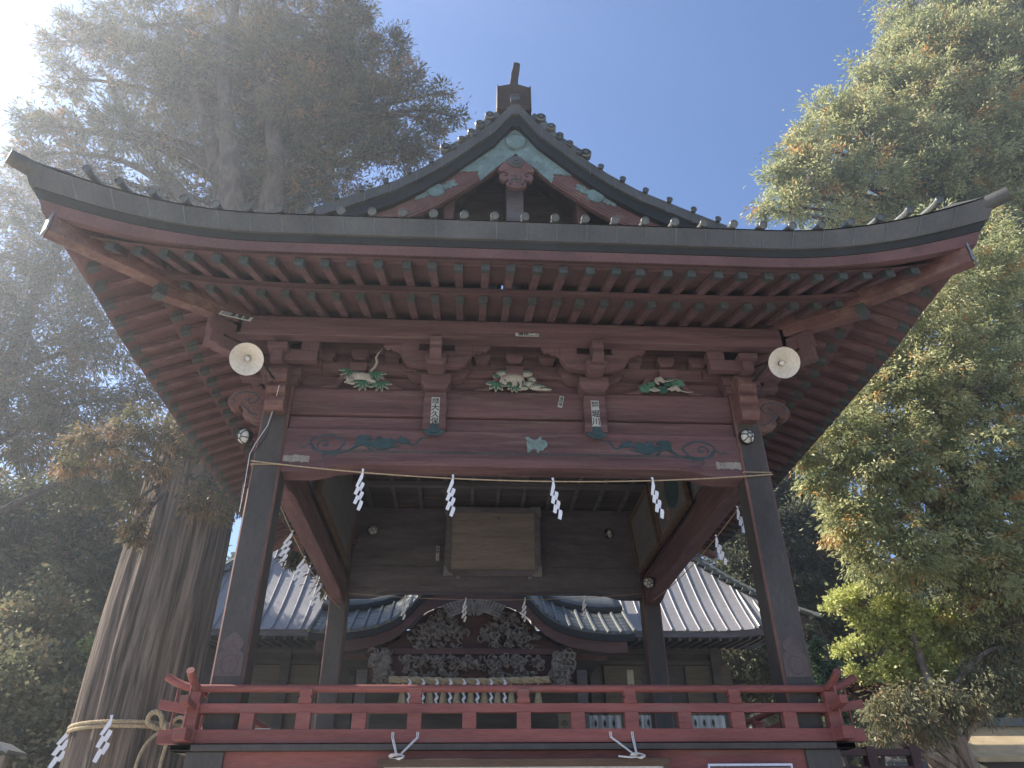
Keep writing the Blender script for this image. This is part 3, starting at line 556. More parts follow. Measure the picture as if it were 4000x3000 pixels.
# ---- eaves ----------------------------------------------------------------
def tt(s): return max(0.0, (abs(s) - 0.55) / 0.45)
LIFT, OUT = 0.36, 0.28; LLOW = 0.24
def edge_pt(s, o0, z0):
    t = tt(s); f = min(1, max(0, (z0 - 6.5) / 0.372)); o = o0 + lerp(0.18, OUT, f) * t * t; return (s * (H + o), o, z0 + lerp(LLOW, LIFT, f) * t ** 2.3)
def lift_at(u, o):
    s = abs(u) / (H + max(o, 0.3) + 0.001); t = tt(min(s, 1.0)); return LLOW * t ** 2.3 * min(1.0, max(0.0, o / 1.95)) ** 1.2
NS = 48
def eave_strip(b, k, layers, m=0):
    """closed tube of cross-section layers [(o,z)] swept along the eave with mitred corners"""
    b.T = SIDE(k); rows = [[edge_pt(-1 + 2 * i / NS, o, z) for i in range(NS + 1)] for o, z in layers]
    n = len(layers); vs = [p for r in rows for p in r]; w_ = NS + 1
    fs = [(a * w_ + j, a * w_ + j + 1, ((a + 1) % n) * w_ + j + 1, ((a + 1) % n) * w_ + j) for a in range(n) for j in range(NS)]
    b.add(vs, fs, m); b.T = None
ROOF = None
b = MB()
for k in range(4): eave_strip(b, k, [(1.90, 6.675), (1.955, 6.86), (1.90, 6.872), (1.60, 6.80), (1.60, 6.675)])
ROOFZ = None
roofm = MB()
E0 = 1.955
PX = [0, 0.10, 0.28, 0.49, 0.72, 0.93, 1.16, 1.50, 2.39, 3.2, 3.9, 4.3, 4.615]
PZ = [9.98, 9.975, 9.60, 9.37, 9.12, 8.90, 8.69, 8.43, 7.95, 7.55, 7.21, 7.02, 6.875]
def zp(x): return interp(abs(x), PX, PZ)
EX = H + E0
def zd(d): return zp(EX - d)
YG0, YG1 = -0.93, DEP + 0.93
# side slopes
ds = [0, 0.12, 0.3, 0.55, 0.8, 1.02, 1.03, 1.4, 1.9, 2.4, 2.9, 3.3, 3.6, 3.85, 4.05, 4.25, 4.40, 4.52, 4.60]
for sg in (1, -1):
    k = 1 if sg == 1 else 3
    P = []
    for d in ds:
        row = []
        for i in range(NS + 1):
            s = -1 + 2 * i / NS
            if d <= 1.02:
                u, o, z = edge_pt(s, E0, 6.872); f = (1 - d / 1.9); t = tt(s)
                o2 = E0 - d + OUT * t * t * f; zz = zd(d) + LIFT * t ** 2.3 * f ** 1.6; u2 = s * (H + o2)
            else:
                o2 = E0 - d; u2 = s * (H + 0.93); zz = zd(d)
            row.append(SIDE(k)(u2, o2, zz))
        P.append(row)
    roofm.grid(P)
# front and back skirts
for k in (0, 2):
    P = []
    for d in [0, 0.12, 0.3, 0.55, 0.8, 1.02, 1.4, 1.9]:
        row = []
        for i in range(NS + 1):
            s = -1 + 2 * i / NS; t = tt(s); f = max(0, 1 - d / 1.9)
            o2 = E0 - d + OUT * t * t * f; row.append(SIDE(k)(s * (H + o2), o2, zd(d) + LIFT * t ** 2.3 * f ** 1.6 + 0.002))
        P.append(row)
    roofm.grid(P)
# rolls running down to the eaves with round end caps
for k in range(4):
    T = SIDE(k)
    nn = 15
    for i in range(-nn, nn + 1):
        uu = i * 0.305; s0 = uu / (H + E0)
        if abs(s0) > 0.985: continue
        dmax = 1.85 if k % 2 == 0 else 4.3
        if k % 2 and abs(uu) > H + 0.9: dmax = min(dmax, 1.0)
        dmax = min(dmax, max(0.06, (H + E0 - abs(uu)) * (1.0 if dmax < 2 else 99)))
        pts = []
        for q in range(8):
            d = -0.03 + (dmax + 0.03) * q / 7; t = tt(s0); f = max(0, 1 - max(d, 0) / 1.9); f = f if d < 1.9 else 0
            o2 = E0 - d + OUT * t * t * f; pts.append(T(uu, o2, (zd(max(d, 0)) if d < 4.6 else zd(4.6)) + LIFT * t ** 2.3 * f ** 1.6 + 0.028))
        roofm.tube(pts, 0.036, 10)
        p0 = Vector(pts[0]); dv = (Vector(pts[0]) - Vector(pts[1])).normalized()
        roofm.tube([p0 - dv * 0.01, p0 + dv * 0.022], 0.044, 14); roofm.lathe([(0.044, 0.022), (0.042, 0.030), (0.034, 0.031), (0.031, 0.024)], p0, dv, 14)
ROOFO = roofm.build('roof', M_roof, PAV, smooth=True)
b.build('eave_fascia', M_copper, ROOFO)
# seams on the fascia
b2 = MB()
for k in range(4):
    b2.T = SIDE(k)
    for i in range(-15, 16):
        s = (i * 0.305 + 0.02) / (H + E0)
        if abs(s) > 0.97: continue
        p, q = edge_pt(s, 1.901, 6.678), edge_pt(s, 1.956, 6.858)
        b2.hexa([(p[0] - .006, p[1], p[2]), (p[0] + .006, p[1], p[2]), (p[0] + .006, p[1] + .005, p[2]), (p[0] - .006, p[1] + .005, p[2]), (q[0] - .006, q[1], q[2]), (q[0] + .006, q[1], q[2]), (q[0] + .006, q[1] + .005, q[2]), (q[0] - .006, q[1] + .005, q[2])])
b2.build('fascia_seam', M_roof, ROOFO)
b = MB()
for k in range(4): eave_strip(b, k, [(1.845, 6.605), (1.87, 6.672), (1.60, 6.672), (1.60, 6.605)])
b.build('dark_eave_band', M_copd, ROOFO)
b = MB()
for k in range(4): eave_strip(b, k, [(1.70, 6.49), (1.815, 6.50), (1.835, 6.602), (1.60, 6.602), (1.60, 6.55)])
b.build('red_eave_board', M_soffit, ROOFO)
# soffits
def soffit(o0, z0, o1, z1, name, z2=0.0):
    b = MB()
    for k in range(4):
        b.T = SIDE(k); P = []
        for r in range(5):
            o = lerp(o0, o1, r / 4); z = lerp(z0, z1, r / 4); row = []
            for i in range(NS + 1):
                s = -1 + 2 * i / NS; row.append((s * (H + o), o, z + lift_at(s * (H + o), o)))
            P.append(row)
        b.grid(P)
    b.T = None
    return b.build(name, M_soffit, ROOFO)
def zr1(o): return 6.695 - 0.345 * (o - 0.5)
def zr2(o): return 6.645 - 0.40 * (o - 1.12)
soffit(0.0, zr1(0.0) + 0.077, 1.22, zr1(1.22) + 0.077, 'inner_soffit'); soffit(1.10, zr2(1.10) + 0.088, 1.83, zr2(1.83) + 0.088, 'outer_soffit')
b = MB()
for k in range(4):
    b.T = SIDE(k); rows = []
    L2 = [(1.09, zr1(1.09) + 0.078), (1.20, zr1(1.20) + 0.078), (1.20, zr2(1.20) - 0.002), (1.09, zr2(1.09) - 0.002)]
    rows = [[(-1 + 2 * i / NS) * (H + o) for i in range(NS + 1)] for o, z in L2]
    vs = [(u, L2[a][0], L2[a][1] + lift_at(u, L2[a][0])) for a in range(4) for u in rows[a]]
    b.add(vs, [(a * (NS + 1) + j, a * (NS + 1) + j + 1, ((a + 1) % 4) * (NS + 1) + j + 1, ((a + 1) % 4) * (NS + 1) + j) for a in range(4) for j in range(NS)])
b.build('flying_rafter_sill', M_redx, ROOFO)
# rafters
RJ = random.Random(4)
def rafter(b, u, tier):
    u += RJ.uniform(-0.010, 0.010); dl = RJ.uniform(-0.014, 0.012); dz0 = RJ.uniform(-0.006, 0.004)
    w_, h_ = 0.082, (0.075 if tier == 1 else 0.085)
    o_in, o_out = (0.0, 1.165 + dl) if tier == 1 else (1.0, 1.77 + dl)
    z = zr1 if tier == 1 else zr2
    o_in = max(o_in, abs(u) - H + 0.07)
    if o_in > o_out - 0.12: return False
    def seg(oa, ob, ww, dz, m):
        za, zb = z(oa) + lift_at(u, oa) + dz0, z(ob) + lift_at(u, ob) + dz0
        b.hexa([(u - ww / 2, oa, za - dz), (u + ww / 2, oa, za - dz), (u + ww / 2, ob, zb - dz), (u - ww / 2, ob, zb - dz), (u - ww / 2, oa, za + h_), (u + ww / 2, oa, za + h_), (u + ww / 2, ob, zb + h_), (u - ww / 2, ob, zb + h_)], m)
    om = o_out - 0.11
    seg(o_in, om, w_, 0, 0); seg(om + 0.001, o_out, w_ + 0.008, 0.004, 1)
    return True
us = [(i + 0.5) * 0.262 for i in range(-17, 17)]
rest = MB(); cnt = 0
order = []
for k in range(4):
    for tier in (1, 2):
        for u in us:
            if k == 0: pr = 0
            elif k in (1, 3): 
                y = SIDE(k)(u, 1, 0)[1]; pr = 1 + max(0, y + 3) * 0.5 if y < 3.2 else 50 + y
            else: pr = 100
            order.append((pr, k, tier, u))
order.sort()
for pr, k, tier, u in order:
    b = MB(SIDE(k)); mm = M_redy if k % 2 == 0 else M_redx
    if not rafter(b, u, tier): continue
    if cnt < 98: b.build('rafter', [mm, M_tip], ROOFO, bevel=0.004); cnt += 1
    else:
        rest.T = SIDE(k); rafter(rest, u, tier)
rest.T = None
tag(rest.build('rafter', [M_red, M_tip], ROOFO), kind='stuff')
# hip rafters
for sx in (-1, 1):
    for cy, sy in ((0, -1), (DEP, 1)):
        b = MB(); os_ = [0.2, 0.6, 1.0, 1.2, 1.5, 1.75, 1.93]; zb = [6.70, 6.64, 6.585, 6.565, 6.55, 6.54, 6.53]
        a = Vector((sx, sy, 0)); nrm = Vector((-sy, sx, 0)).normalized() * 0.075; vs = []
        for o, z in zip(os_, zb):
            c = Vector((sx * (H + o), cy + sy * o, z)); vs += [c - nrm, c + nrm, c + nrm + Vector((0, 0, 0.23)), c - nrm + Vector((0, 0, 0.23))]
        n = len(os_); fs = [(4 * i + j, 4 * i + (j + 1) % 4, 4 * i + 4 + (j + 1) % 4, 4 * i + 4 + j) for i in range(n - 1) for j in range(4)] + [(0, 1, 2, 3), (4 * n - 1, 4 * n - 2, 4 * n - 3, 4 * n - 4)]
        b.add(vs, fs); hp = b.build('hip_rafter', M_redw, ROOFO, bevel=0.008)
        b = MB(); c = Vector((sx * (H + 1.935), cy + sy * 1.935, 6.54)); nn_ = nrm * 1.08; d = Vector((sx, sy, 0)).normalized() * 0.02
        b.add([c - nn_ + Vector((0, 0, -.01)), c + nn_ + Vector((0, 0, -.01)), c + nn_ + Vector((0, 0, .215)), c + Vector((0, 0, .25)), c - nn_ + Vector((0, 0, .215))] + [c - nn_ + d + Vector((0, 0, -.01)), c + nn_ + d + Vector((0, 0, -.01)), c + nn_ + d + Vector((0, 0, .215)), c + d + Vector((0, 0, .25)), c - nn_ + d + Vector((0, 0, .215))],
              [(0, 1, 2, 3, 4), (9, 8, 7, 6, 5)] + [(i, i + 5, (i + 1) % 5 + 5, (i + 1) % 5) for i in range(5)])
        b.build('copper_end_cap', M_silver, ROOFO, bevel=0.003)
        b = MB(); b.T = None
        # lower hip block under the tier joint
        c = Vector((sx * (H + 0.95), cy + sy * 0.95, 0)); b.bar((sx * (H + 0.25), cy + sy * 0.25, 6.66), (sx * (H + 1.12), cy + sy * 1.12, 6.50), 0.13, 0.12); b.build('lower_hip_rafter', [M_redw], ROOFO, bevel=0.006)
        b = MB(); q1 = Vector((sx * (H + 1.13), cy + sy * 1.13, 6.498)); M = Matrix((Vector((sx, sy, 0)).normalized(), Vector((-sy, sx, 0)).normalized(), Vector((0, 0, 1)))).transposed(); b.obox(q1, (0.10, 0.14, 0.13), M); b.build('green_hip_tip', M_tip, ROOFO)
        # corner ridge on top, with a rounded end
        b = MB(); pts = []; rr_ = []
        for o in (0.2, 0.5, 0.9, 1.3, 1.7, 1.95, 2.14, 2.30):
            d = max(0, E0 + OUT - o); f = max(0, 1 - d / 1.9) if o < 2.2 else 1
            z = zd(max(0, E0 - o)) + LIFT * max(0, 1 - max(0, E0 - o) / 1.9) ** 1.6 + (0.02 if o < 2 else -0.085 + (o - 2) * 0.05)
            pts.append((sx * (H + o), cy + sy * o, z))
        b.tube(pts, [0.06] * 5 + [0.075, 0.085, 0.075], 14); b.build('corner_ridge', M_copper, ROOFO, smooth=True)
# ---- ceiling and interior
b = MB(); b.box(-H + 0.1, H - 0.1, 0.1, DEP - 0.1, 6.74, 6.77); ceil = b.build('ceiling', M_stain, PAV)
for i in range(-5, 6):
    b = MB(); b.box(i * 0.45 - 0.03, i * 0.45 + 0.03, 0.11, DEP - 0.11, 6.68, 6.738); b.build('ceiling_batten', M_dark, ceil)
for y in (1.3, 2.66, 4.0):
    b = MB(); b.box(-H + 0.1, H - 0.1, y - 0.05, y + 0.05, 6.60, 6.679); b.build('ceiling_beam', M_dark, ceil, bevel=0.005)
for k, dd in ((2, 0), (1, 0), (3, 0)):
    b = MB(SIDE(k)); b.box(-H + 0.16, H - 0.16, -0.135, -0.115, 5.50, 6.70)
    b.build('inner_panel', M_dark, PAV)
b = MB(SIDE(2)); b.box(-H + 0.16, H - 0.16, -0.17, -0.136, 5.27, 5.62); b.build('inner_lintel', M_dark, PAV, bevel=0.006)

# ---- gable (front, mirrored at the back without ornaments)
GO = [(0, 9.985), (0.05, 9.985), (0.28, 9.605), (0.49, 9.375), (0.72, 9.125), (0.93, 8.905), (1.16, 8.695), (1.50, 8.435), (2.0, 8.16), (2.39, 7.955), (2.9, 7.70)]
def off(P, a, b_): return [(x, z - lerp(a, b_, min(1, x / 1.5))) for x, z in P]
L_f = off(GO, 0.20, 0.155); L_d0 = off(GO, 0.19, 0.15); L_d = off(GO, 0.40, 0.335); L_r0 = off(GO, 0.38, 0.31); L_r = off(GO, 0.86, 0.60)
for ys, nm in ((-1, 'front'), (1, 'back')):
    Y = (lambda v: v) if ys == -1 else (lambda v: DEP - v)
    def both(b, A, B, y0, y1):
        for s in (-1, 1): b.strip([(s * x, z) for x, z in A], [(s * x, z) for x, z in B], min(Y(y0), Y(y1)), max(Y(y0), Y(y1)))
    b = MB(); both(b, [(x, z + 0.012) for x, z in GO], L_f, -0.97, -0.80)
    GB = b.build('gable_verge', M_copper, PAV)
    b = MB()
    for s in (-1, 1):
        for xx in [0.35 + 0.30 * i for i in range(8)]:
            z1 = interp(xx, [p[0] for p in GO], [p[1] for p in GO]); z0 = interp(xx, [p[0] for p in L_f], [p[1] for p in L_f])
            b.hexa([(s * (xx - .015) + a_, Y(yy), zz) for zz, off_ in ((z0 - 0.02, 0), (z1, 0)) for a_, yy in ((-.005, -.974), (.005, -.974), (.005, -.969), (-.005, -.969))])
    b.build('verge_seam', M_roof, GB)
    b = MB(); both(b, L_d0, L_d, -0.93, -0.78); b.build('dark_verge_band', M_copd, GB)
    b = MB(); both(b, L_r0, L_r, -0.86, -0.79); BG = b.build('bargeboard', M_redw, GB, bevel=0.008)
    b = MB()   # mouldings along the lower edge of the bargeboard
    for s in (-1, 1):
        P = [(s * x, Y(-0.865), z + 0.05) for x, z in L_r]; b.tube(P, 0.014, 6, flat=0.6)
        P = [(s * x, Y(-0.863), z + 0.10) for x, z in L_r]; b.tube(P, 0.008, 6, flat=0.6)
    b.build('barge_moulding', M_redw, BG)
    b = MB(); b.prism([(-2.4, 7.85), (2.4, 7.85), (1.5, 8.33), (0.9, 8.75), (0.3, 9.4), (0, 9.75), (-0.3, 9.4), (-0.9, 8.75), (-1.5, 8.33)], min(Y(-0.02), Y(0.06)), max(Y(-0.02), Y(0.06))); GW = b.build('gable_wall', M_dark, PAV)
    b = MB(); b.box(-2.3, 2.3, min(Y(-.5), Y(-.02)), max(Y(-.5), Y(-.02)), 8.02, 8.17); b.build('gable_tie_beam', M_shred, GW, bevel=0.01)
    for s in (-1, 1):
        b = MB(); b.box(s * 0.83 - 0.06, s * 0.83 + 0.06, min(Y(-.72), Y(-.05)), max(Y(-.72), Y(-.05)), 8.0, 8.62); b.build('gable_post', M_shred, GW, bevel=0.008)
    b = MB(); b.box(-0.11, 0.11, min(Y(-.6), Y(-.03)), max(Y(-.6), Y(-.03)), 8.16, 9.3); b.build('king_post', M_dark, GW, bevel=0.01)
    # rafters/soffit under the gable overhang
    b = MB(); both(b, [(x, z - 0.03) for x, z in GO], [(x, z - 0.10) for x, z in GO], -0.80, -0.0); b.build('gable_soffit', M_dark, GW)
    # verge tile ends
    b = MB()
    for s in (-1, 1):
        for xx in [0.55, 0.80, 1.07, 1.33, 1.60, 1.88, 2.16, 2.44]:
            z = zp(xx) + 0.035; b = MB(); b.tube([(s * xx, Y(-1.0), z), (s * xx, Y(-0.6), z)], 0.034, 10); b.lathe([(0.040, 0), (0.040, 0.012), (0.031, 0.013), (0.029, 0.006)], (s * xx, Y(-1.0), z), (0, ys, 0), 12); b.build('verge_tile', M_roof, GB, smooth=True)
    b = MB()
    for s in (-1, 1):
        # piled scroll tiles of the descending ridge
        P = [(0.24, 9.80), (0.36, 9.68), (0.47, 9.50), (0.56, 9.40), (0.74, 9.20), (0.92, 9.04)]
        b.tube([(s * x, Y(-0.86), z + 0.05) for x, z in P] , [0.075, 0.075, 0.065, 0.055, 0.07, 0.07], 10)
        for (x, z, r) in ((0.34, 9.76, 0.07), (0.47, 9.58, 0.065), (0.90, 9.10, 0.075), (0.70, 9.27, 0.05), (0.58, 9.42, 0.05)):
            b.lathe([(r, -0.05), (r, 0.03), (r * 0.8, 0.045), (r * 0.7, 0.02), (r * 0.45, 0.02), (r * 0.4, 0.05), (0.001, 0.05)], (s * x, Y(-0.93), z), (0, ys, 0), 14)
        b.build('scroll_ridge_tile', M_roof, GB, smooth=True); b = MB()
    # ridge end box with its fin
    b = MB(); y0, y1 = min(Y(-0.90), Y(-0.55)), max(Y(-0.90), Y(-0.55))
    b.prism([(-0.225, 9.97), (0.205, 9.97), (0.205, 10.45), (0.195, 10.455), (0, 10.53), (-0.225, 10.455)], y0, y1); b.box(-0.03, 0.03, y0 + 0.001, y1 - 0.001, 9.9, 9.97)
    b.box(-0.245, -0.2255, y0 - 0.01, y1, 9.97, 10.47); b.box(0.2055, 0.225, y0 - 0.01, y1, 9.97, 10.47)
    RB = b.build('ridge_end_box', M_bronze, PAV, bevel=0.006)
    b = MB(); b.prism([(-0.075, 10.49), (0.055, 10.49), (0.05, 10.7), (0.062, 10.80), (0.088, 11.03), (0.05, 11.06), (-0.005, 11.06), (-0.02, 10.93), (-0.045, 10.80), (-0.05, 10.70)], min(Y(-0.86), Y(-0.74)), max(Y(-0.86), Y(-0.74))); b.build('ridge_fin', M_bronze, RB, bevel=0.006)
    b = MB(); b.tube([(-0.01, Y(-1.02), 10.05), (-0.01, Y(-0.8), 10.05)], 0.058, 14); b.lathe([(0.066, 0), (0.066, 0.014), (0.05, 0.015), (0.047, 0.004)], (-0.01, Y(-1.02), 10.05), (0, ys, 0), 16); b.build('ridge_cap_tile', M_roof, RB, smooth=True)
    if ys == 1: continue
    # copper fittings on the bargeboard
    b = MB(); yv = -0.868
    i0 = [(0, 9.60), (0.29, 9.255), (0.52, 8.985), (0.73, 8.80), (0.72, 8.765), (0.68, 8.76), (0.65, 8.775), (0.61, 8.755), (0.57, 8.78), (0.53, 8.765), (0.50, 8.78), (0.47, 8.77), (0.49, 8.72), (0.465, 8.70), (0.47, 8.66), (0.45, 8.64), (0.455, 8.60), (0.25, 8.86), (0, 9.125)]
    for s in (-1, 1): b.prism([(s * (x if x else 0.001) - 0.045 * 0, z) for x, z in i0], yv - 0.006, yv + 0.004)
    F = b.build('copper_peak_fitting', M_verd, BG)
    b = MB(); b.lathe([(0.001, 0.022), (0.10, 0.022), (0.128, 0.016), (0.138, 0.0), (0.138, -0.01)], (0, -0.876, 9.345), (0, -1, 0), 28); b.lathe([(0.142, 0), (0.15, 0.008), (0.142, 0.012)], (0, -0.876, 9.345), (0, -1, 0), 28); b.build('round_boss', M_verd, F, smooth=True)
    for s in (-1, 1):
        b = MB(); cx_, cz_ = s * 1.0, 8.415
        b.lathe([(0.001, 0.02), (0.085, 0.02), (0.112, 0.010), (0.115, -0.01)], (cx_, -0.872, cz_), (0, -1, 0), 24)
        # leaf wings either side along the board
        ax = Vector((s * 0.86, 0, -0.50)); pz = Vector((s * 0.5, 0, 0.86))
        for e in (-1, 1):
            W = [(0.09, 0.0), (0.13, 0.05), (0.17, 0.035), (0.19, 0.07), (0.24, 0.06), (0.29, 0.07), (0.30, 0.03), (0.27, 0.0), (0.30, -0.03), (0.25, -0.05), (0.22, -0.03), (0.19, -0.06), (0.15, -0.04), (0.12, -0.05)]
            c0 = Vector((cx_, 0, cz_)); b.prism([tuple((c0 + ax * e * p + pz * q)[i] for i in (0, 2)) for p, q in W], -0.874, -0.864)
        b.build('copper_leaf_fitting', M_verd, BG)
    # pendant (gegyo)
    b = MB(); half = [(0, 9.0), (0.13, 8.93), (0.20, 8.84), (0.235, 8.76), (0.20, 8.73), (0.14, 8.735), (0.17, 8.70), (0.205, 8.68), (0.215, 8.63), (0.20, 8.585), (0.165, 8.56), (0.135, 8.575), (0.12, 8.54), (0.13, 8.50), (0.10, 8.465), (0.06, 8.45), (0, 8.44)]
    b.prism([(x, z) for x, z in half] + [(-x, z) for x, z in half[::-1][1:-1]], -0.93, -0.87); PD = b.build('pendant_board', M_redw, BG, bevel=0.008)
    b = MB(); b.lathe([(0.001, 0.05), (0.022, 0.05), (0.03, 0.03), (0.055, 0.03), (0.06, 0.015), (0.09, 0.014), (0.092, 0.0), (0.092, -0.01)], (0, -0.935, 8.90), (0, -1, 0), 28)
    for i in range(20):
        t = 2 * math.pi * i / 20; b.ell((0.095 * math.cos(t), -0.94, 8.90 + 0.095 * math.sin(t)), (0.014, 0.008, 0.014), n=6, k=4)
    b.build('flower_boss', M_copper, PD, smooth=True)
    b = MB()
    for s in (-1, 1):
        for (x, z, r) in ((0.135, 8.665, 0.035), (0.12, 8.555, 0.026), (0.085, 8.50, 0.022)):
            b.tube([(s * (x + r * (1 - 0.6 * q) * math.cos(4.5 * q + 1)), -0.934, z + r * (1 - 0.6 * q) * math.sin(4.5 * q + 1)) for q in [i / 12 for i in range(13)]], 0.007, 6, flat=0.5)
    b.build('curl_groove', M_ink, PD)
    b = MB(); 
    for x0, x1, z0, z1 in ((-0.065, 0.065, -0.008, 0.008), (-0.008, 0.008, 0.009, 0.06), (-0.008, 0.008, -0.06, -0.009), (-0.065, -0.049, -0.06, -0.009), (0.049, 0.065, 0.009, 0.06), (-0.065, -0.009, 0.045, 0.06), (0.009, 0.065, -0.06, -0.045)):
        b.box(x0 - 0.0, x1, -0.936, -0.9301, 8.60 + z0, 8.60 + z1)
    b.build('dark_crest', M_tip, PD)

# ================================================================ THINGS FIXED TO OR HUNG ON THE STAGE
def plaque(loc, w, h, lines, label, name='paper_sticker', tilt=0.0, rot=None, cat='sticker', group=None, paper=M_pst, ink=M_ink, back=0.004):
    """flat paper/board in the x-z plane facing -y; lines = [(text, size, x, z, vertical, sx)]"""
    b = MB(); b.box(-w / 2, w / 2, 0, back, -h / 2, h / 2); o = b.build(name, paper, None); tag(o, label, cat, group)
    q = MB()
    for t, sz, x, z, vert, sx in lines:
        vs, fs = text_mesh(t, sz, 0.0008, vert, 1.0, sx); q.add([(vx + x, vy - 0.0016, vz + z) for vx, vy, vz in vs], fs)
    if lines: q.build('printed_characters', ink, o, norm=False)
    o.location = loc; o.rotation_euler = rot or (0, tilt, 0)
    return o
plaque((-0.90, -0.2065, 5.665), 0.092, 0.335, [('武東\n州京', 0.036, 0.0, 0.115, False, 1.1), ('大久保', 0.086, 0, -0.055, True, 1.05)], 'narrow white paper name slip pasted on the left of the two struts between the carvings')
plaque((0.905, -0.2065, 5.665), 0.09, 0.335, [('熊武\n谷州', 0.036, 0.0, 0.115, False, 1.1), ('堀川', 0.098, 0, -0.06, True, 0.95)], 'narrow white paper name slip pasted on the right of the two struts, two large characters')
plaque((0.12, -0.5665, 6.475), 0.27, 0.046, [('講睦二三', 0.05, 0.02, 0, False, 1.25)], 'small horizontal paper strip with dark characters on the long eave beam above the ox carving')
plaque((0.53, -0.119, 5.86), 0.052, 0.15, [('福\n田\n徳', 0.042, 0, 0, False, 1)], 'small tilted faded paper slip on the upper tie beam beside the right strut', tilt=R(12))
plaque((-3.03, -0.93, 6.36), 0.36, 0.07, [('川湯滝鳴', 0.07, 0, 0, False, 1.1)], 'pale paper strip stuck under the left eave near the corner, above the dish lamp', rot=(R(-20), R(14), R(0)), paper=M_pst)

def dish_lamp(loc, axis, label):
    e = empty('dish_lamp', loc, label, 'lamp', 'white dish lamps under the eaves'); c = Vector(loc); ax = Vector(axis).normalized()
    b = MB(); b.lathe([(0.028, 0.115), (0.05, 0.10), (0.09, 0.06), (0.165, 0.0), (0.170, -0.002), (0.170, 0.003), (0.163, 0.006), (0.09, 0.066), (0.05, 0.108), (0.03, 0.123)], c, -ax, 40); b.build('lamp_shade', M_enam, e, smooth=True)
    b = MB(); b.lathe([(0.001, 0.06), (0.018, 0.065), (0.03, 0.085), (0.024, 0.115), (0.02, 0.13)], c, -ax, 20); b.build('bulb', M_glass, e, smooth=True)
    b = MB(); b.lathe([(0.001, 0.19), (0.03, 0.19), (0.034, 0.12), (0.028, 0.105)], c, -ax, 20); k = c - ax * 0.18; s = 1 if loc[0] > 0 else -1
    b.tube([k, k + Vector((-s * 0.04, 0.03, 0.05)), k + Vector((-s * 0.10, 0.06, 0.05)), k + Vector((-s * 0.13, 0.09, 0.0)), k + Vector((-s * 0.18, 0.30, -0.03)), k + Vector((-s * 0.2, 0.55, 0.02))], 0.012, 8)
    b.build('bracket_arm', M_iron, e, smooth=True); return e
dish_lamp((-2.83, -0.90, 5.83), (0.18, -0.80, -0.62), 'white enamel dish lamp under the left eave above the left front pillar')
dish_lamp((2.88, -0.90, 5.95), (-0.10, -0.86, -0.50), 'white enamel dish lamp under the right eave above the caged round lamp')
def caged_lamp(loc, axis, r, label):
    e = empty('caged_lamp', loc, label, 'lamp', 'round caged bulkhead lamps'); c = Vector(loc); ax = Vector(axis).normalized()
    b = MB(); b.lathe([(0.001, -0.05), (r * 1.02, -0.05), (r * 1.06, 0.0), (r * 1.0, 0.012)], c, ax, 28); b.build('lamp_base', M_iron, e, smooth=True)
    b = MB(); b.lathe([(0.001, 0.06), (r * 0.4, 0.055), (r * 0.75, 0.04), (r * 0.95, 0.01), (r * 0.95, -0.02)], c, ax, 28); b.build('glass_cover', M_glass, e, smooth=True)
    a = ax.orthogonal().normalized(); d = ax.cross(a); b = MB()
    for i in range(6):
        t = 2 * math.pi * i / 6; u = a * math.cos(t) + d * math.sin(t)
        b.tube([c + u * r * 1.02 + ax * 0.01, c + u * r * 0.8 + ax * 0.05, c + u * r * 0.33 + ax * 0.069], 0.005, 6)
    b.tube([c + (a * math.cos(t) + d * math.sin(t)) * r * 0.33 + ax * 0.069 for t in [2 * math.pi * i / 18 for i in range(19)]], 0.005, 6, cap=False)
    b.build('wire_cage', M_iron, e, smooth=True); return e
caged_lamp((2.60, -0.215, 5.40), (0.1, -0.98, -0.2), 0.082, 'round caged lamp on the front of the right front pillar under its top')
caged_lamp((-3.00, 0.0, 5.40), (-0.5, -0.75, -0.3), 0.085, 'round caged lamp seen side-on beside the left front pillar')
caged_lamp((-2.16, 4.95, 6.20), (0.25, -0.95, -0.15), 0.085, 'dim round caged lamp on the dark inner panel left of the framed board')
caged_lamp((1.98, 4.95, 6.18), (0.75, -0.65, -0.1), 0.085, 'dim round caged lamp on the dark inner panel right of the framed board')
caged_lamp((2.44, 4.35, 5.13), (-0.1, -0.9, -0.3), 0.085, 'round caged lamp under the rear of the right side beam, against the pale metal roof')
# cables on the left pillar
b = MB(); b.tube([(-2.60, -0.40, 5.83), (-2.66, -0.26, 5.60), (-2.70, -0.22, 5.42), (-2.80, -0.19, 5.22), (-2.845, -0.17, 5.10), (-2.835, -0.165, 4.7), (-2.835, -0.165, 4.45)], 0.004, 6)
tag(b.build('cable', M_wcord, None, smooth=True), 'thin pale cable hanging down the outer edge of the left front pillar', 'cable')
b = MB(); b.tube([(-2.86, -0.1, 5.3), (-2.865, -0.12, 4.9), (-2.85, -0.14, 4.6)], 0.008, 6); b.tube([(-2.79, -0.5, 5.75), (-2.70, -0.35, 5.9), (-2.62, -0.30, 5.6), (-2.70, -0.2, 5.3), (-2.85, -0.14, 5.05)], 0.006, 6)
tag(b.build('cable', M_iron, None, smooth=True), 'dark cable running from the left dish lamp to the pillar', 'cable')

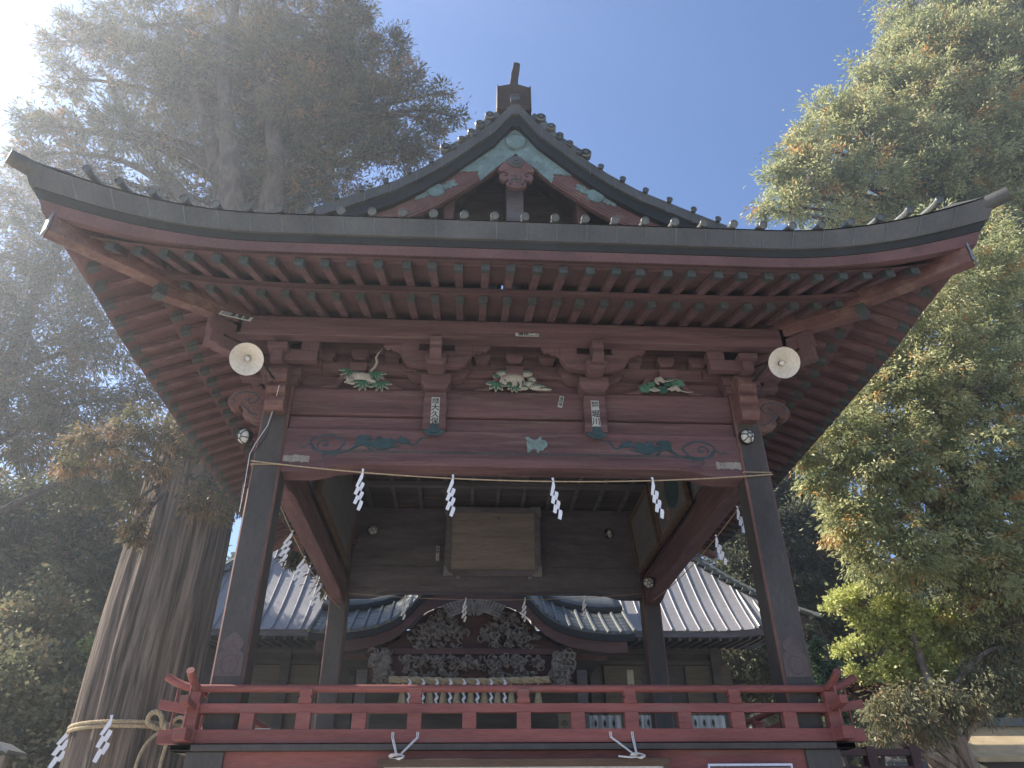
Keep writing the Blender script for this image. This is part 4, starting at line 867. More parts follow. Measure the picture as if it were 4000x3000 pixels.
def shide(top, L, w, label, yaw=0.0, n=5, drift=0.0, lean=1, name='paper_streamer', group='zigzag paper streamers on the ropes', cat='paper streamer', mt=M_paper):
    """folded zigzag paper: a narrow stem, then slanting leaves stepping left and right"""
    b = MB(); c, s = math.cos(yaw), math.sin(yaw); d = Vector((-s, c, 0)) * 0.0012; S_ = L / 390.0; W_ = w / 90.0
    def quad(p, yy):
        f = []
        for x, z in p:
            xx = lean * x * W_ + drift * (-z) * S_; f.append(Vector((xx * c - yy * s, xx * s + yy * c, z * S_)))
        k = len(f); b.add(f + [q + d for q in f], [tuple(range(k)), tuple(range(2 * k - 1, k - 1, -1))] + [(i, i + k, (i + 1) % k + k, (i + 1) % k) for i in range(k)])
    quad([(-14, 34), (12, 38), (9, 0), (-7, 0)], 0); quad([(-9, 0), (10, 0), (8, -58), (-42, -164), (-66, -150)], 0.004)
    zs = -110; st = 240 / n
    for i in range(n):
        R_ = i % 2 == 0; x = 2 if R_ else -40; z = zs - st * i; h = st * (1.85 if n > 3 else 1.3) if i < n - 1 else st * (2.1 if n > 3 else 1.4); yy = 0.010 if R_ else -0.004
        quad([(x - 4, z + 10), (x + 27, z - 6), (x + 22, z - 6 - 0.3 * h), (x - 4, z - h), (x - 36, z - h + 14), (x - 26, z - h * 0.55)], yy)
    o = b.build(name, mt, None); o.location = top; tag(o, label, cat, group); return o
def cat_pts(p, q, sag, n=16): 
    p, q = Vector(p), Vector(q); return [p.lerp(q, i / n) + Vector((0, 0, -sag * 4 * (i / n) * (1 - i / n))) for i in range(n + 1)]
G1_ = 'thin straw ropes strung between the pillars'
fp = cat_pts((-2.815, -0.175, 5.02), (2.815, -0.175, 4.96), 0.155, 24)
b = MB(); b.tube(fp, 0.0075, 7)
for sx in (-1, 1):
    x = sx * H; b.tube([(x - .155, -.16, 4.99), (x + .155, -.16, 4.99), (x + .158, .16, 4.99), (x - .158, .16, 4.99), (x - .157, -.16, 4.99)], 0.006, 6)
tag(b.build('shrine_rope', M_cord, None, smooth=True), 'thin tan straw rope sagging across the front between the two front pillars', 'rope', G1_)
for x, nm, fl in ((-1.63, 'leftmost of the four on the front rope, under the left cloud scroll', 1), (-0.675, 'second from the left on the front rope, by the framed board\'s corner', 1), (0.395, 'third from the left on the front rope, right of the framed board', -1), (1.475, 'rightmost of the four on the front rope, in front of the tilted painting', -1)):
    z = fp[0].z; i = min(range(len(fp)), key=lambda j: abs(fp[j].x - x)); z = fp[i].z
    shide((x, -0.185, z), 0.42, 0.088, 'white streamer, ' + nm, drift=0.02 if fl == 1 else 0.16)
for sx, ys, nm in ((-1, (0.42, 1.15, 1.99, 3.25), 'left'), (1, (0.44, 1.30), 'right')):
    sp = cat_pts((sx * 2.6, 0.16, 4.80 if sx < 0 else 4.82), (sx * 2.6, 5.16, 4.90 if sx < 0 else 5.02), 0.16 if sx < 0 else 0.12, 24)
    b = MB(); b.tube(sp, 0.006, 6); tag(b.build('shrine_rope', M_cord, None, smooth=True), 'thin straw rope running back along the %s side of the stage' % nm, 'rope', G1_)
    words = ['nearest the front pillar', 'second from the front pillar', 'third from the front pillar', 'last, against the striped roof']
    for j, y in enumerate(ys):
        i = min(range(len(sp)), key=lambda q: abs(sp[q].y - y))
        shide((sx * 2.6, y, sp[i].z), 0.34, 0.092, 'white zigzag paper streamer on the %s side rope, %s' % (nm, words[j]), yaw=R(12 if sx < 0 else 12), drift=-0.12 if sx < 0 else 0.25)
bp = cat_pts((-2.5, 5.12, 5.14), (2.5, 5.12, 5.17), 0.11, 20); b = MB(); b.tube(bp, 0.005, 6)
tag(b.build('shrine_rope', M_cord, None, smooth=True), 'thin straw rope across the back of the stage under the rear beam', 'rope', G1_)
for x, nm in ((-1.53, 'over the left curved tiles of the hall roof'), (-0.52, 'left of centre over the carved crane'), (0.48, 'right of centre over the carved crane'), (1.50, 'over the right curved tiles of the hall roof')):
    i = min(range(len(bp)), key=lambda q: abs(bp[q].x - x)); shide((x, 5.11, bp[i].z), 0.36, 0.075, 'white streamer on the rear rope, ' + nm, drift=-0.02)

# framed board on the rear wall
FB = empty('framed_board', (-0.06, 5.05, 5.43), 'large plain board in a dark frame with silver corner fittings on the rear inner wall', 'framed board')
tl = lambda x, y, z: (x, 5.06 - y - (z - 5.43) * 0.13, z)
b = MB(tl); x0, x1, z0, z1 = -0.90, 0.755, 5.42, 6.60
for a in ((x0, x1, z0, z0 + 0.10), (x0, x1, z1 - 0.10, z1), (x0, x0 + 0.10, z0 + 0.1005, z1 - 0.1005), (x1 - 0.10, x1, z0 + 0.1005, z1 - 0.1005)): b.box(a[0], a[1], 0.0, 0.07, a[2], a[3])
b.build('frame', M_dark, FB, bevel=0.006)
b = MB(tl); b.box(x0 + 0.10, x1 - 0.10, 0.01, 0.045, z0 + 0.1, z1 - 0.1); b.build('board', M_board, FB)
for xx, s in ((x0, 1), (x1, -1)):
    for zz, t in ((z0, 1), (z1, -1)):
        b = MB(tl); b.prism([(xx - s * 0.012, zz - t * 0.01), (xx + s * 0.16, zz - t * 0.01), (xx + s * 0.13, zz + t * 0.03), (xx + s * 0.08, zz + t * 0.05), (xx + s * 0.055, zz + t * 0.09), (xx + s * 0.03, zz + t * 0.14), (xx - s * 0.012, zz + t * 0.18)], 0.066, 0.078); b.build('corner_fitting', M_silver, FB)
b = MB(tl); b.lathe([(0.001, 0.02), (0.03, 0.015), (0.04, 0.0)], (-0.01, 0.045, 6.40), (0, 1, 0), 16); b.build('round_stud', M_silver, FB, smooth=True)
for xx in (-0.66, 0.56):
    b = MB(); b.lathe([(0.001, 0.03), (0.03, 0.02), (0.035, 0)], (xx, 5.02, 5.40), (0, -1, 0), 12); b.build('support_peg', M_silver, FB, smooth=True)
plaque((-1.03, 5.13, 5.85), 0.06, 0.26, [('奉\n納', 0.05, 0, 0.05, False, 1)], 'faint small paper slip on the dark wall left of the framed board')
plaque((0.90, 5.13, 5.85), 0.05, 0.22, [('納\n札', 0.045, 0, 0.0, False, 1)], 'faint small paper slip on the dark wall right of the framed board', paper=M_greyp)
# votive paintings leaning on the side walls
def votive(x, y0, y1, z0, z1, lean, label, figure, slant=0.0):
    s = 1 if x > 0 else -1
    T = lambda u, n, z: (x - s * (n + (z - z0) * lean), u, z + (u - y0) * slant)
    e = empty('votive_painting', (x, (y0 + y1) / 2, z0), label, 'painting', 'framed votive paintings on the inner side walls')
    b = MB(T)
    for a in ((y0, y1, z0, z0 + .07), (y0, y1, z1 - .07, z1), (y0, y0 + .07, z0 + .0705, z1 - .0705), (y1 - .07, y1, z0 + .0705, z1 - .0705)): b.box(a[0], a[1], 0, 0.06, a[2], a[3])
    b.build('frame', M_brown, e, bevel=0.005)
    b = MB(T); b.box(y0 + .07, y1 - .07, 0.005, 0.03, z0 + .07, z1 - .07); p = b.build('painted_board', M_greyp, e)
    if figure:
        b = MB(T)
        for (u, z, a, c, m) in figure: b.prism([(y0 + u + a * math.cos(t), z0 + z + c * math.sin(t)) for t in [2 * math.pi * i / 14 for i in range(14)]], 0.031, 0.034, m)
        b.build('faded_picture', [M_silver, mat('faded_pink', (0.22, 0.13, 0.11), bump=0), M_verdd], p)
votive(2.50, 1.75, 3.35, 5.42, 6.45, 0.10, 'large faded painting in a thin frame leaning on the right inner wall behind a streamer', [(1.25, 0.55, 0.05, 0.14, 0), (1.38, 0.42, 0.03, 0.05, 0), (0.85, 0.62, 0.07, 0.09, 1), (1.0, 0.25, 0.10, 0.10, 1), (0.6, 0.5, 0.35, 0.3, 2)])
votive(2.50, 3.50, 5.00, 5.45, 6.45, 0.10, 'dark blank framed board further back on the right inner wall', None)
votive(-2.50, 1.60, 4.40, 5.42, 6.45, 0.12, 'long dark framed board leaning on the left inner wall', None)
# hand-painted slips on the ceiling
plaque((0.40, 3.75, 6.735), 0.10, 0.20, [('野田', 0.07, 0, 0, True, 1)], 'small white slip stuck to the dark ceiling above the third streamer', rot=(R(-90), 0, R(-10)), paper=M_pst)
# sign board hung below the railing
SB = empty('wooden_sign', (0.0, -0.42, 1.2), 'wide wooden sign frame with a pale face hung by white ropes below the railing', 'sign board')
sx0, sx1 = -1.21, 1.25
b = MB()
b.box(sx0, sx1, -0.47, -0.39, 2.095, 2.157); b.box(sx0, sx0 + 0.055, -0.47, -0.39, 1.1, 2.0945); b.box(sx1 - 0.055, sx1, -0.47, -0.39, 1.1, 2.0945); b.build('sign_frame', M_brown, SB, bevel=0.006)
b = MB(); b.box(sx0 + 0.055, sx1 - 0.055, -0.455, -0.42, 1.1, 2.095); b.build('sign_face', mat('pale_sign_face', (0.55, 0.52, 0.48), 0.8, 0.05, 2, bump=0.05), SB)
for (px, l0, l1, nm) in ((-1.03, -1.065, -0.93, 'left'), (0.985, 0.79, 0.985, 'right')):
    b = MB(); kx = -1.055 if nm == 'left' else 0.985; zt = 2.385
    for dx in (-0.007, 0.007):
        xa, xb = (-1.115, -0.90) if nm == 'left' else (0.80, 0.995)
        b.tube([(xa + dx, -0.262, zt), (xa + dx, -0.275, 2.34), (kx + dx * 0.5, -0.41, 2.175)], 0.0055, 6); b.tube([(xb + dx, -0.262, zt), (xb + dx, -0.275, 2.34), (kx + dx * 0.5 + 0.005, -0.41, 2.175)], 0.0055, 6)
    for j in range(3):
        b.tube([(kx + (0.045 + 0.008 * j) * math.cos(t), -0.44 + 0.03 * math.sin(t * 2) - 0.01 * j, 2.168 + 0.018 * math.sin(t) + 0.004 * j) for t in [2 * math.pi * i / 14 for i in range(15)]], 0.0075, 6)
    if nm == 'right': b.tube([(kx, -0.45, 2.165), (kx - 0.06, -0.48, 2.16), (kx - 0.12, -0.485, 2.165), (kx - 0.17, -0.48, 2.17)], 0.0075, 6)
    tag(b.build('white_rope', M_wcord, None, smooth=True), 'white rope knotted in a V holding the %s end of the wooden sign' % ('left' if nm == 'left' else 'right'), 'rope', 'white ropes holding the sign board')
NB = empty('notice_board', (1.98, -0.38, 1.2), 'thin metal-framed notice board at the right below the railing, only its top visible', 'notice board')
b = MB(); b.box(1.60, 2.34, -0.40, -0.37, 2.097, 2.115); b.box(1.60, 1.615, -0.40, -0.37, 1.2, 2.0965); b.box(2.325, 2.34, -0.40, -0.37, 1.2, 2.0965); b.build('metal_frame', mat('bright_aluminium', (0.6, 0.6, 0.65), 0.4, 0.05, 3, metal=0.6, bump=0), NB)
b = MB(); b.box(1.615, 2.325, -0.39, -0.375, 1.2, 2.085); b.build('notice_panel', M_greyw, NB)
# small things on stage floor seen under the rail
b = MB(); b.box(-2.70, -2.43, 0.8, 0.98, ZF + 0.012, ZF + 0.262); q = b.build('flat_white_box', M_cloth, None, bevel=0.004, origin=(-2.56, 0.87, ZF)); tag(q, 'small pale box on the stage floor just behind the left end of the railing', 'box')

# ================================================================ SACRED CEDAR, its rope and streamers
TX, TY = -6.80, 8.5
def tr_r(z): return 0.86 + 0.16 / (1 + math.exp((z - 8.5) * 0.8)) + 0.22 * math.exp(-z / 1.0) - max(0, z - 9) * 0.05
def trunk_mesh(b, cx, cy, rings, n=72, seed=1, lobes=9, depth=0.06):
    rr = random.Random(seed); ph = [rr.uniform(0, 6.28) for _ in range(12)]; vs = []
    for (z, r, dx, dy) in rings:
        for j in range(n):
            t = 2 * math.pi * j / n
            q = 1 + depth * math.sin(lobes * t + ph[0] + z * 0.25) + depth * 0.6 * math.sin(17 * t + ph[1] - z * 0.3) + depth * 0.45 * abs(math.sin(15 * t + ph[2] + z * 0.22 + 0.6 * math.sin(z * 0.9))) + depth * 0.40 * abs(math.sin(26 * t + ph[4] - z * 0.15 + 0.5 * math.sin(z * 1.3 + 2))) + 0.04 * math.sin(3 * t + ph[3])
            vs.append((cx + dx + r * q * math.cos(t), cy + dy + r * q * math.sin(t), z))
    k = len(rings); b.add(vs, [(i * n + j, i * n + (j + 1) % n, (i + 1) * n + (j + 1) % n, (i + 1) * n + j) for i in range(k - 1) for j in range(n)])
CED = empty('giant_cedar', (TX, TY, 0), 'giant old cedar with a thick furrowed trunk and a straw rope tied round it', 'tree')
rings = []
for i in range(90):
    z = i * 0.155; r = tr_r(z)
    rings.append((z, r, 0.02 * math.sin(z), 0))
b = MB(); trunk_mesh(b, TX, TY, rings, 200, 3, 11, 0.035)
TRK = b.build('trunk', M_bark, CED, smooth=False)
TRK.data.polygons.foreach_set('use_smooth', [True] * len(TRK.data.polygons))
RZ = 3.41; r0 = tr_r(RZ) + 0.06
RP = empty('tied_straw_rope', (TX, TY, RZ), 'thick twisted straw rope wound twice round the giant cedar trunk and tied in a bow', 'rope')
def twisted(b, path, r, turns_per_m=5.5, n=7, strands=3, sub=14):
    P = [Vector(p) for p in path]
    # resample
    L = [0]
    for i in range(1, len(P)): L.append(L[-1] + (P[i] - P[i - 1]).length)
    tot = L[-1]; N = max(20, int(tot * turns_per_m * 7)); Q = []
    for i in range(N + 1):
        s = tot * i / N; j = max(0, min(len(P) - 2, next((q for q in range(len(L) - 1) if L[q + 1] >= s), len(L) - 2))); Q.append(P[j].lerp(P[j + 1], (s - L[j]) / max(1e-9, L[j + 1] - L[j])))
    for k in range(strands):
        out = []
        for i, p in enumerate(Q):
            d = (Q[min(i + 1, N)] - Q[max(i - 1, 0)]).normalized(); a = d.cross(Vector((0.1, 0.2, 0.97))); a = a.normalized() if a.length > 1e-3 else d.orthogonal().normalized(); c = d.cross(a)
            t = 2 * math.pi * (turns_per_m * tot * i / N + k / strands); out.append(p + (a * math.cos(t) + c * math.sin(t)) * r * 0.5)
        b.tube(out, r * 0.56, n)
b = MB()
for dz in (0.036, -0.036):
    twisted(b, [(TX + (r0 + 0.02) * math.cos(t), TY + (r0 + 0.02) * math.sin(t), RZ + dz + 0.03 * math.sin(t + 2.5)) for t in [2 * math.pi * i / 48 for i in range(49)]], 0.036)
b.build('wound_rope', M_rope, RP, smooth=True)
kx, ky, kz = TX + 0.90, TY - 0.84, RZ - 0.07
b = MB()
def sm(pts, n=8):
    out = []; P = [Vector(p) for p in pts]; P = [P[0]] + P + [P[-1]]
    for i in range(1, len(P) - 2):
        for j in range(n):
            t = j / n; out.append(0.5 * ((2 * P[i]) + (-P[i - 1] + P[i + 1]) * t + (2 * P[i - 1] - 5 * P[i] + 4 * P[i + 1] - P[i + 2]) * t * t + (-P[i - 1] + 3 * P[i] - 3 * P[i + 1] + P[i + 2]) * t ** 3))
    return out + [P[-2]]
twisted(b, sm([(kx, ky, kz), (kx - 0.16, ky - 0.15, kz + 0.04), (kx - 0.29, ky - 0.20, kz + 0.12), (kx - 0.27, ky - 0.22, kz + 0.25), (kx - 0.16, ky - 0.22, kz + 0.29), (kx - 0.07, ky - 0.18, kz + 0.21), (kx - 0.05, ky - 0.15, kz + 0.09), (kx, ky - 0.08, kz)]), 0.048, 5)
twisted(b, sm([(kx, ky - 0.03, kz + 0.02), (kx + 0.08, ky - 0.08, kz + 0.12), (kx + 0.18, ky - 0.05, kz + 0.22), (kx + 0.27, ky, kz + 0.20), (kx + 0.27, ky + 0.05, kz + 0.10), (kx + 0.20, ky + 0.05, kz + 0.0), (kx + 0.05, ky - 0.1, kz - 0.02)]), 0.034, 6)
twisted(b, sm([(kx - 0.02, ky - 0.12, kz + 0.14), (kx + 0.03, ky - 0.16, kz + 0.02), (kx - 0.02, ky - 0.1, kz - 0.12)]), 0.036, 6)
b.build('bow_knot', M_rope, RP, smooth=True)
b = MB(); twisted(b, sm([(kx, ky - 0.08, kz), (kx - 0.12, ky - 0.2, kz - 0.10), (kx - 0.24, ky - 0.28, kz - 0.32), (kx - 0.28, ky - 0.32, kz - 0.65), (kx - 0.30, ky - 0.34, kz - 1.3)]), 0.032, 7); b.build('loose_end', M_rope, RP, smooth=True)
b = MB(); twisted(b, sm([(kx + 0.04, ky - 0.08, kz), (kx + 0.08, ky - 0.1, kz - 0.2), (kx + 0.05, ky - 0.08, kz - 0.6), (kx + 0.09, ky - 0.05, kz - 1.2)]), 0.034, 7); b.build('loose_end', M_rope, RP, smooth=True)
shide((TX - 1.02, TY - 0.42, RZ + 0.0), 0.60, 0.22, 'large white zigzag paper streamer hanging off the left edge of the cedar rope', n=4, drift=-0.02, group='large streamers on the cedar rope')
shide((TX + 0.02, TY - 1.20, RZ + 0.09), 0.66, 0.20, 'large white zigzag paper streamer hanging in front of the cedar trunk', n=4, drift=0.05, group='large streamers on the cedar rope')

# ================================================================ MAIN HALL behind
HX = -0.28; YE = 13.0
HALL = empty('main_hall', (HX, 16, 0), 'dark wooden hall behind the stage with a pale metal roof and curved carved porch', 'shrine hall')
ZE = 6.44; HW = 9.3
def hz(d): return ZE + 0.90 * d + 0.145 * d * d if d < 3.2 else ZE + 2.88 + 1.485 + (d - 3.2) * 1.5
def hcurve(s, d):   # corner lift
    t = max(0, (abs(s) - 0.72) / 0.28); return 0.42 * t ** 2 * max(0, 1 - d / 2.2)
b = MB(); P = []
dd = [0, .25, .5, .8, 1.1, 1.5, 1.9, 2.3, 2.8, 3.4, 4.0, 4.6]
for d in dd:
    dg = min(d, 2.3); row = []
    for i in range(41):
        s = -1 + i / 20; row.append((HX + s * (HW - dg), YE + d, hz(d) + hcurve(s, d)))
    P.append(row)
b.grid(P); b.build('metal_roof', M_metalroof, HALL, smooth=True)
b = MB()
n_s = 0
for i in range(-20, 21):
    x = HX + i * 0.385
    if abs(x - HX) > 7.75: continue
    P = []
    for d in dd:
        if abs(x - HX) > HW - min(d, 2.3) - 0.05: break
        P.append((x, YE + d - 0.005, hz(d) + hcurve((x - HX) / (HW - min(d, 2.3)), d) + 0.022))
    if len(P) > 1: b.tube(P, 0.026, 6)
b.build('roof_seams', M_metalroof, HALL)
for sg in (-1, 1):   # tiled hip corners with stepped tiles
    b = MB()
    for i in range(16):
        d0 = i * 0.155; x = HX + sg * (HW - d0); y = YE + d0; z = hz(d0) + hcurve(1, d0)
        b.obox((x - sg * 0.1, y + 0.02, z + 0.04), (0.42, 0.30, 0.09), Matrix.Rotation(sg * R(20), 3, 'Y'))
    b.tube([(HX + sg * (HW - d), YE + d, hz(d) + hcurve(1, d) + 0.10) for d in (-0.25, 0, .5, 1, 1.5, 2.0, 2.3)], 0.075, 8)
    for j in range(5):
        x = HX + sg * (HW - 0.25 - j * 0.3); b.tube([(x, YE - 0.02, ZE + hcurve((x - HX) / HW, 0) + 0.03), (x, YE + 0.28 + j * 0.3, hz(0.28 + j * 0.3) + hcurve((x - HX) / HW, 0.3 + 0.3 * j) + 0.02)], 0.05, 8)
    b.build('tiled_hip', M_roof, HALL, smooth=False)
    b = MB(); b.box(HX + sg * (HW - 2.3) - 0.10, HX + sg * (HW - 2.3) + 0.22, YE + 2.2, YE + 2.6, hz(2.3), hz(2.3) + 0.42)
    for j in range(4): b.tube([(HX + sg * (HW - 2.3) - 0.12, YE + 2.17, hz(2.3) + 0.06 + 0.1 * j), (HX + sg * (HW - 2.3) + 0.24, YE + 2.17, hz(2.3) + 0.06 + 0.1 * j)], 0.045, 8)
    b.build('ridge_end_tile', M_roof, HALL)
b = MB(); b.box(HX - 7, HX + 7, YE + 4.5, YE + 4.8, hz(4.6) - 0.2, hz(4.6) + 0.5); b.build('ridge', M_roof, HALL)
b = MB(); b.strip([(HX + s * HW, ZE + hcurve(s, 0) - 0.01) for s in [-1 + i / 20 for i in range(41)]], [(HX + s * HW, ZE + hcurve(s, 0) - 0.16) for s in [-1 + i / 20 for i in range(41)]], YE + 0.04, YE + 0.3); b.build('eave_board', M_dark, HALL)
b = MB(); b.grid([[(HX + s * (HW - 0.1 - q * 1.6), YE + 0.1 + q * 2.2, ZE - 0.12 + hcurve(s, 0) * (1 - q) + q * 0.25) for s in [-1 + i / 20 for i in range(41)]] for q in (0, 0.5, 1)]); b.build('eave_soffit', M_shrine, HALL)
b = MB()
for i in range(-30, 31):
    x = HX + i * 0.28; b.bar((x, YE + 0.12, ZE - 0.19 + hcurve((x - HX) / HW, 0)), (x, YE + 2.2, ZE + 0.02), 0.08, 0.1)
tag(b.build('rafter', M_shrine, HALL), kind='stuff')
b = MB(); b.box(HX - 8.3, HX + 7.4, 15.2, 19.5, 0, 6.9); b.build('wall', M_shrine, HALL)
for z0, z1, y in ((6.25, 6.45, 15.02), (5.96, 6.08, 15.06), (3.9, 4.1, 15.06)):
    b = MB(); b.box(HX - 7.3, HX + 7.3, y, 15.199, z0, z1); b.build('wall_beam', M_shrine, HALL, bevel=0.01)
for x in (-7.1, -5.35, -3.5, 3.5, 5.35, 7.1):
    b = MB(); b.box(HX + x - 0.13, HX + x + 0.13, 14.95, 15.22, 0, 6.5); b.build('hall_pillar', M_shrine, HALL)
for x0, x1, m in ((-6.45, -5.5, M_shutter), (-5.2, -4.4, M_shutter), (6.2, 7.55, M_shutter), (3.8, 4.9, M_shutter)):
    b = MB(); b.box(HX + x0, HX + x1, 15.12, 15.18, 4.12, 5.94)
    for i in range(11): b.box(HX + x0, HX + x1, 15.105, 15.119, 4.2 + i * 0.17, 4.24 + i * 0.17)
    b.build('shutter', m, HALL)
# curved porch gable
KY = 11.0; KX = -0.33
KP = [(0, 7.12), (0.5, 7.10), (0.9, 7.02), (1.15, 6.90), (1.35, 6.74), (1.55, 6.50), (1.75, 6.30), (2.0, 6.14), (2.35, 6.00), (2.8, 5.91), (3.3, 5.86), (3.75, 5.87), (3.95, 5.90)]
KF = [(KX - x, z) for x, z in KP[::-1]] + [(KX + x, z) for x, z in KP[1:]]
def rise(y): q = y - KY; return 0.62 * q + 0.03 * q * q
b = MB(); b.grid([[(x, y, z + rise(y)) for x, z in KF] for y in (KY, KY + .3, KY + .6, KY + .9, KY + 1.25)]); pr_ = b.build('porch_roof', M_roof, HALL, smooth=True, solid=0.06)
b = MB()
cum = [0]
for i in range(1, len(KF)): cum.append(cum[-1] + math.hypot(KF[i][0] - KF[i - 1][0], KF[i][1] - KF[i - 1][1]))
nr = int(cum[-1] / 0.31)
for i in range(nr + 1):
    s = cum[-1] * i / nr; x = interp(s, cum, [p[0] for p in KF]); z = interp(s, cum, [p[1] for p in KF])
    b.tube([(x, KY - 0.05, z + 0.03), (x, KY + 0.6, z + rise(KY + 0.6) + 0.03), (x, KY + 1.22, z + rise(KY + 1.22) + 0.03)], 0.05, 8)
for j in range(6):
    y = KY + 0.1 + 0.2 * j; b.tube([(x, y, z + rise(y) + 0.035) for x, z in KF], 0.012, 5)
b.build('porch_roof_ribs', M_roof, HALL, smooth=True)
b = MB(); b.grid([[(x, KY + 1.25 + q * 1.6, z + rise(KY + 1.25) + 0.16 + q * 0.9) for x, z in KF] for q in (0, 0.5, 1)]); b.build('porch_upper_roof', M_roof, HALL, smooth=True, solid=0.05)
b = MB(); b.tube([(x, KY + 1.25, z + rise(KY + 1.25) + 0.10) for x, z in KF], 0.09, 8, flat=0.6, flatax=(0, 1, 0)); b.build('porch_roof_edge', M_copd, HALL, smooth=True)
dn = lambda P, a, c: [(x, z - a - (c - a) * math.exp(-((x - KX) / 1.3) ** 2)) for x, z in P]
b = MB(); b.strip([(x, z + 0.01) for x, z in KF], dn(KF, 0.16, 0.2), KY + 0.0, KY + 0.2); b.build('porch_eave', M_copd, HALL)
b = MB(); b.strip(dn(KF[1:-1], 0.15, 0.19), dn(KF[1:-1], 0.42, 0.52), KY + 0.06, KY + 0.16); b.build('curved_bargeboard', M_shred, HALL, bevel=0.01)
b = MB(); b.strip(dn(KF[2:-2], 0.40, 0.4), [(x, 5.36) for x, z in KF[2:-2]], KY + 0.50, KY + 0.58); b.build('tympanum', M_shred, HALL)
b = MB(); b.box(KX - 2.6, KX + 2.6, KY + 0.3, KY + 0.55, 5.45, 5.60); b.box(KX - 2.5, KX + 2.5, KY + 0.37, KY + 0.6, 4.86, 5.445); b.build('porch_beam', M_shred, HALL, bevel=0.012)
b = MB(); b.box(KX - 3.4, KX + 3.4, KY + 0.61, 15.1, 5.62, 5.72); b.build('porch_ceiling', M_shrine, HALL)
for s in (-1, 1):
    b = MB(); b.box(KX + s * 2.62 - 0.13, KX + s * 2.62 + 0.13, KY + 0.28, KY + 0.56, 0, 5.1); b.build('porch_pillar', M_shrine, HALL, bevel=0.02)
def relief(cx, cz, wd, ht, y, n, seed, name, parent, dens=1.0, shape=None):
    """deeply carved curls, feathers and scrolls in one piece of wood"""
    rr = random.Random(seed); b = MB()
    for i in range(n):
        for _ in range(20):
            x = rr.uniform(-1, 1); z = rr.uniform(-1, 1)
            if (shape or (lambda a, c: a * a + c * c < 1))(x, z): break
        X = cx + x * wd; Z = cz + z * ht; yy = y - rr.uniform(0.0, 0.16); r = rr.uniform(0.05, 0.11) * dens; t0 = rr.uniform(0, 6.28); sg = rr.choice((-1, 1))
        k = rr.random()
        if k < 0.55:
            m = 11; pts = [(X + r * (1 - 0.7 * q / m) * math.cos(t0 + sg * q * 0.5), yy - 0.03 * math.sin(q * 0.5), Z + r * (1 - 0.7 * q / m) * math.sin(t0 + sg * q * 0.5)) for q in range(m)]
            b.tube(pts, [r * 0.30 * (0.35 + 0.65 * math.sin(math.pi * (q + 1) / (m + 1))) for q in range(m)], 6)
        elif k < 0.8:
            b.ell((X, yy, Z), (r * rr.uniform(.5, 1.1), 0.05, r * rr.uniform(.4, .8)), None, 0, 8, 5)
        else:
            a = rr.uniform(0, 6.28)
            for j in range(4): 
                aa = a + j * 0.3; b.tube([(X, yy, Z), (X + r * 1.1 * math.cos(aa), yy - 0.03, Z + r * 1.1 * math.sin(aa)), (X + r * 1.7 * math.cos(aa + .2), yy, Z + r * 1.7 * math.sin(aa + .2))], [r * .22, r * .2, r * .04], 5)
    return b.build(name, M_greyw, parent, smooth=True)
tri = lambda sgn: (lambda x, z: (z + 1) / 2 < 1.05 - abs(x + sgn * 0.15) * 0.9)
relief(KX - 0.90, 6.17, 0.72, 0.36, KY + 0.46, 120, 1, 'creature_carving', HALL, 1.0, tri(-1)); relief(KX + 0.90, 6.17, 0.72, 0.36, KY + 0.46, 120, 2, 'creature_carving', HALL, 1.0, tri(1))
relief(KX - 0.9, 5.66, 0.62, 0.07, KY + 0.46, 34, 3, 'foliage_carving', HALL, 0.8); relief(KX + 1.0, 5.66, 0.58, 0.07, KY + 0.46, 34, 4, 'foliage_carving', HALL, 0.8)
relief(KX, 5.25, 1.70, 0.13, KY + 0.32, 200, 5, 'dragon_frieze_carving', HALL, 0.95, lambda x, z: True)
relief(KX, 4.97, 1.5, 0.06, KY + 0.34, 90, 6, 'flower_frieze_carving', HALL, 0.8, lambda x, z: abs(x) > 0.25)
for s in (-1, 1):
    relief(KX + s * 2.2, 5.27, 0.22, 0.24, KY + 0.26, 70, 7 + s, 'beast_head_carving', HALL, 1.05, lambda x, z: True)
    relief(KX + s * 2.1, 4.92, 0.20, 0.12, KY + 0.24, 40, 17 + s, 'beast_paw_carving', HALL, 1.2, lambda x, z: True)
# crane pendant with scaled wings
b = MB()
for s in (-1, 1):
    for rrow in range(5):
        for j in range(9):
            u = 0.06 + j * 0.085; zz = 6.66 - 0.03 * rrow - 0.16 * (u / 0.75) ** 2 - rrow * 0.035; b.ell((KX + s * u * (1 - 0.06 * rrow), KY + 0.02 - 0.012 * rrow, zz + 0.03), (0.05, 0.03, 0.038), None, 0, 6, 4)
    for j in range(8):
        a = R(-90 + s * (8 + j * 9)); b.tube([(KX + s * 0.05, KY + 0.02, 6.52), (KX + s * 0.05 + 0.24 * math.cos(a), KY, 6.52 + 0.22 * math.sin(a))], [0.02, 0.028], 6)
b.tube([(KX, KY, 6.60), (KX, KY - 0.05, 6.50), (KX, KY - 0.04, 6.38), (KX, KY - 0.02, 6.28)], [0.05, 0.06, 0.045, 0.012], 8)
b.build('crane_carving', M_greyw, HALL, smooth=True)
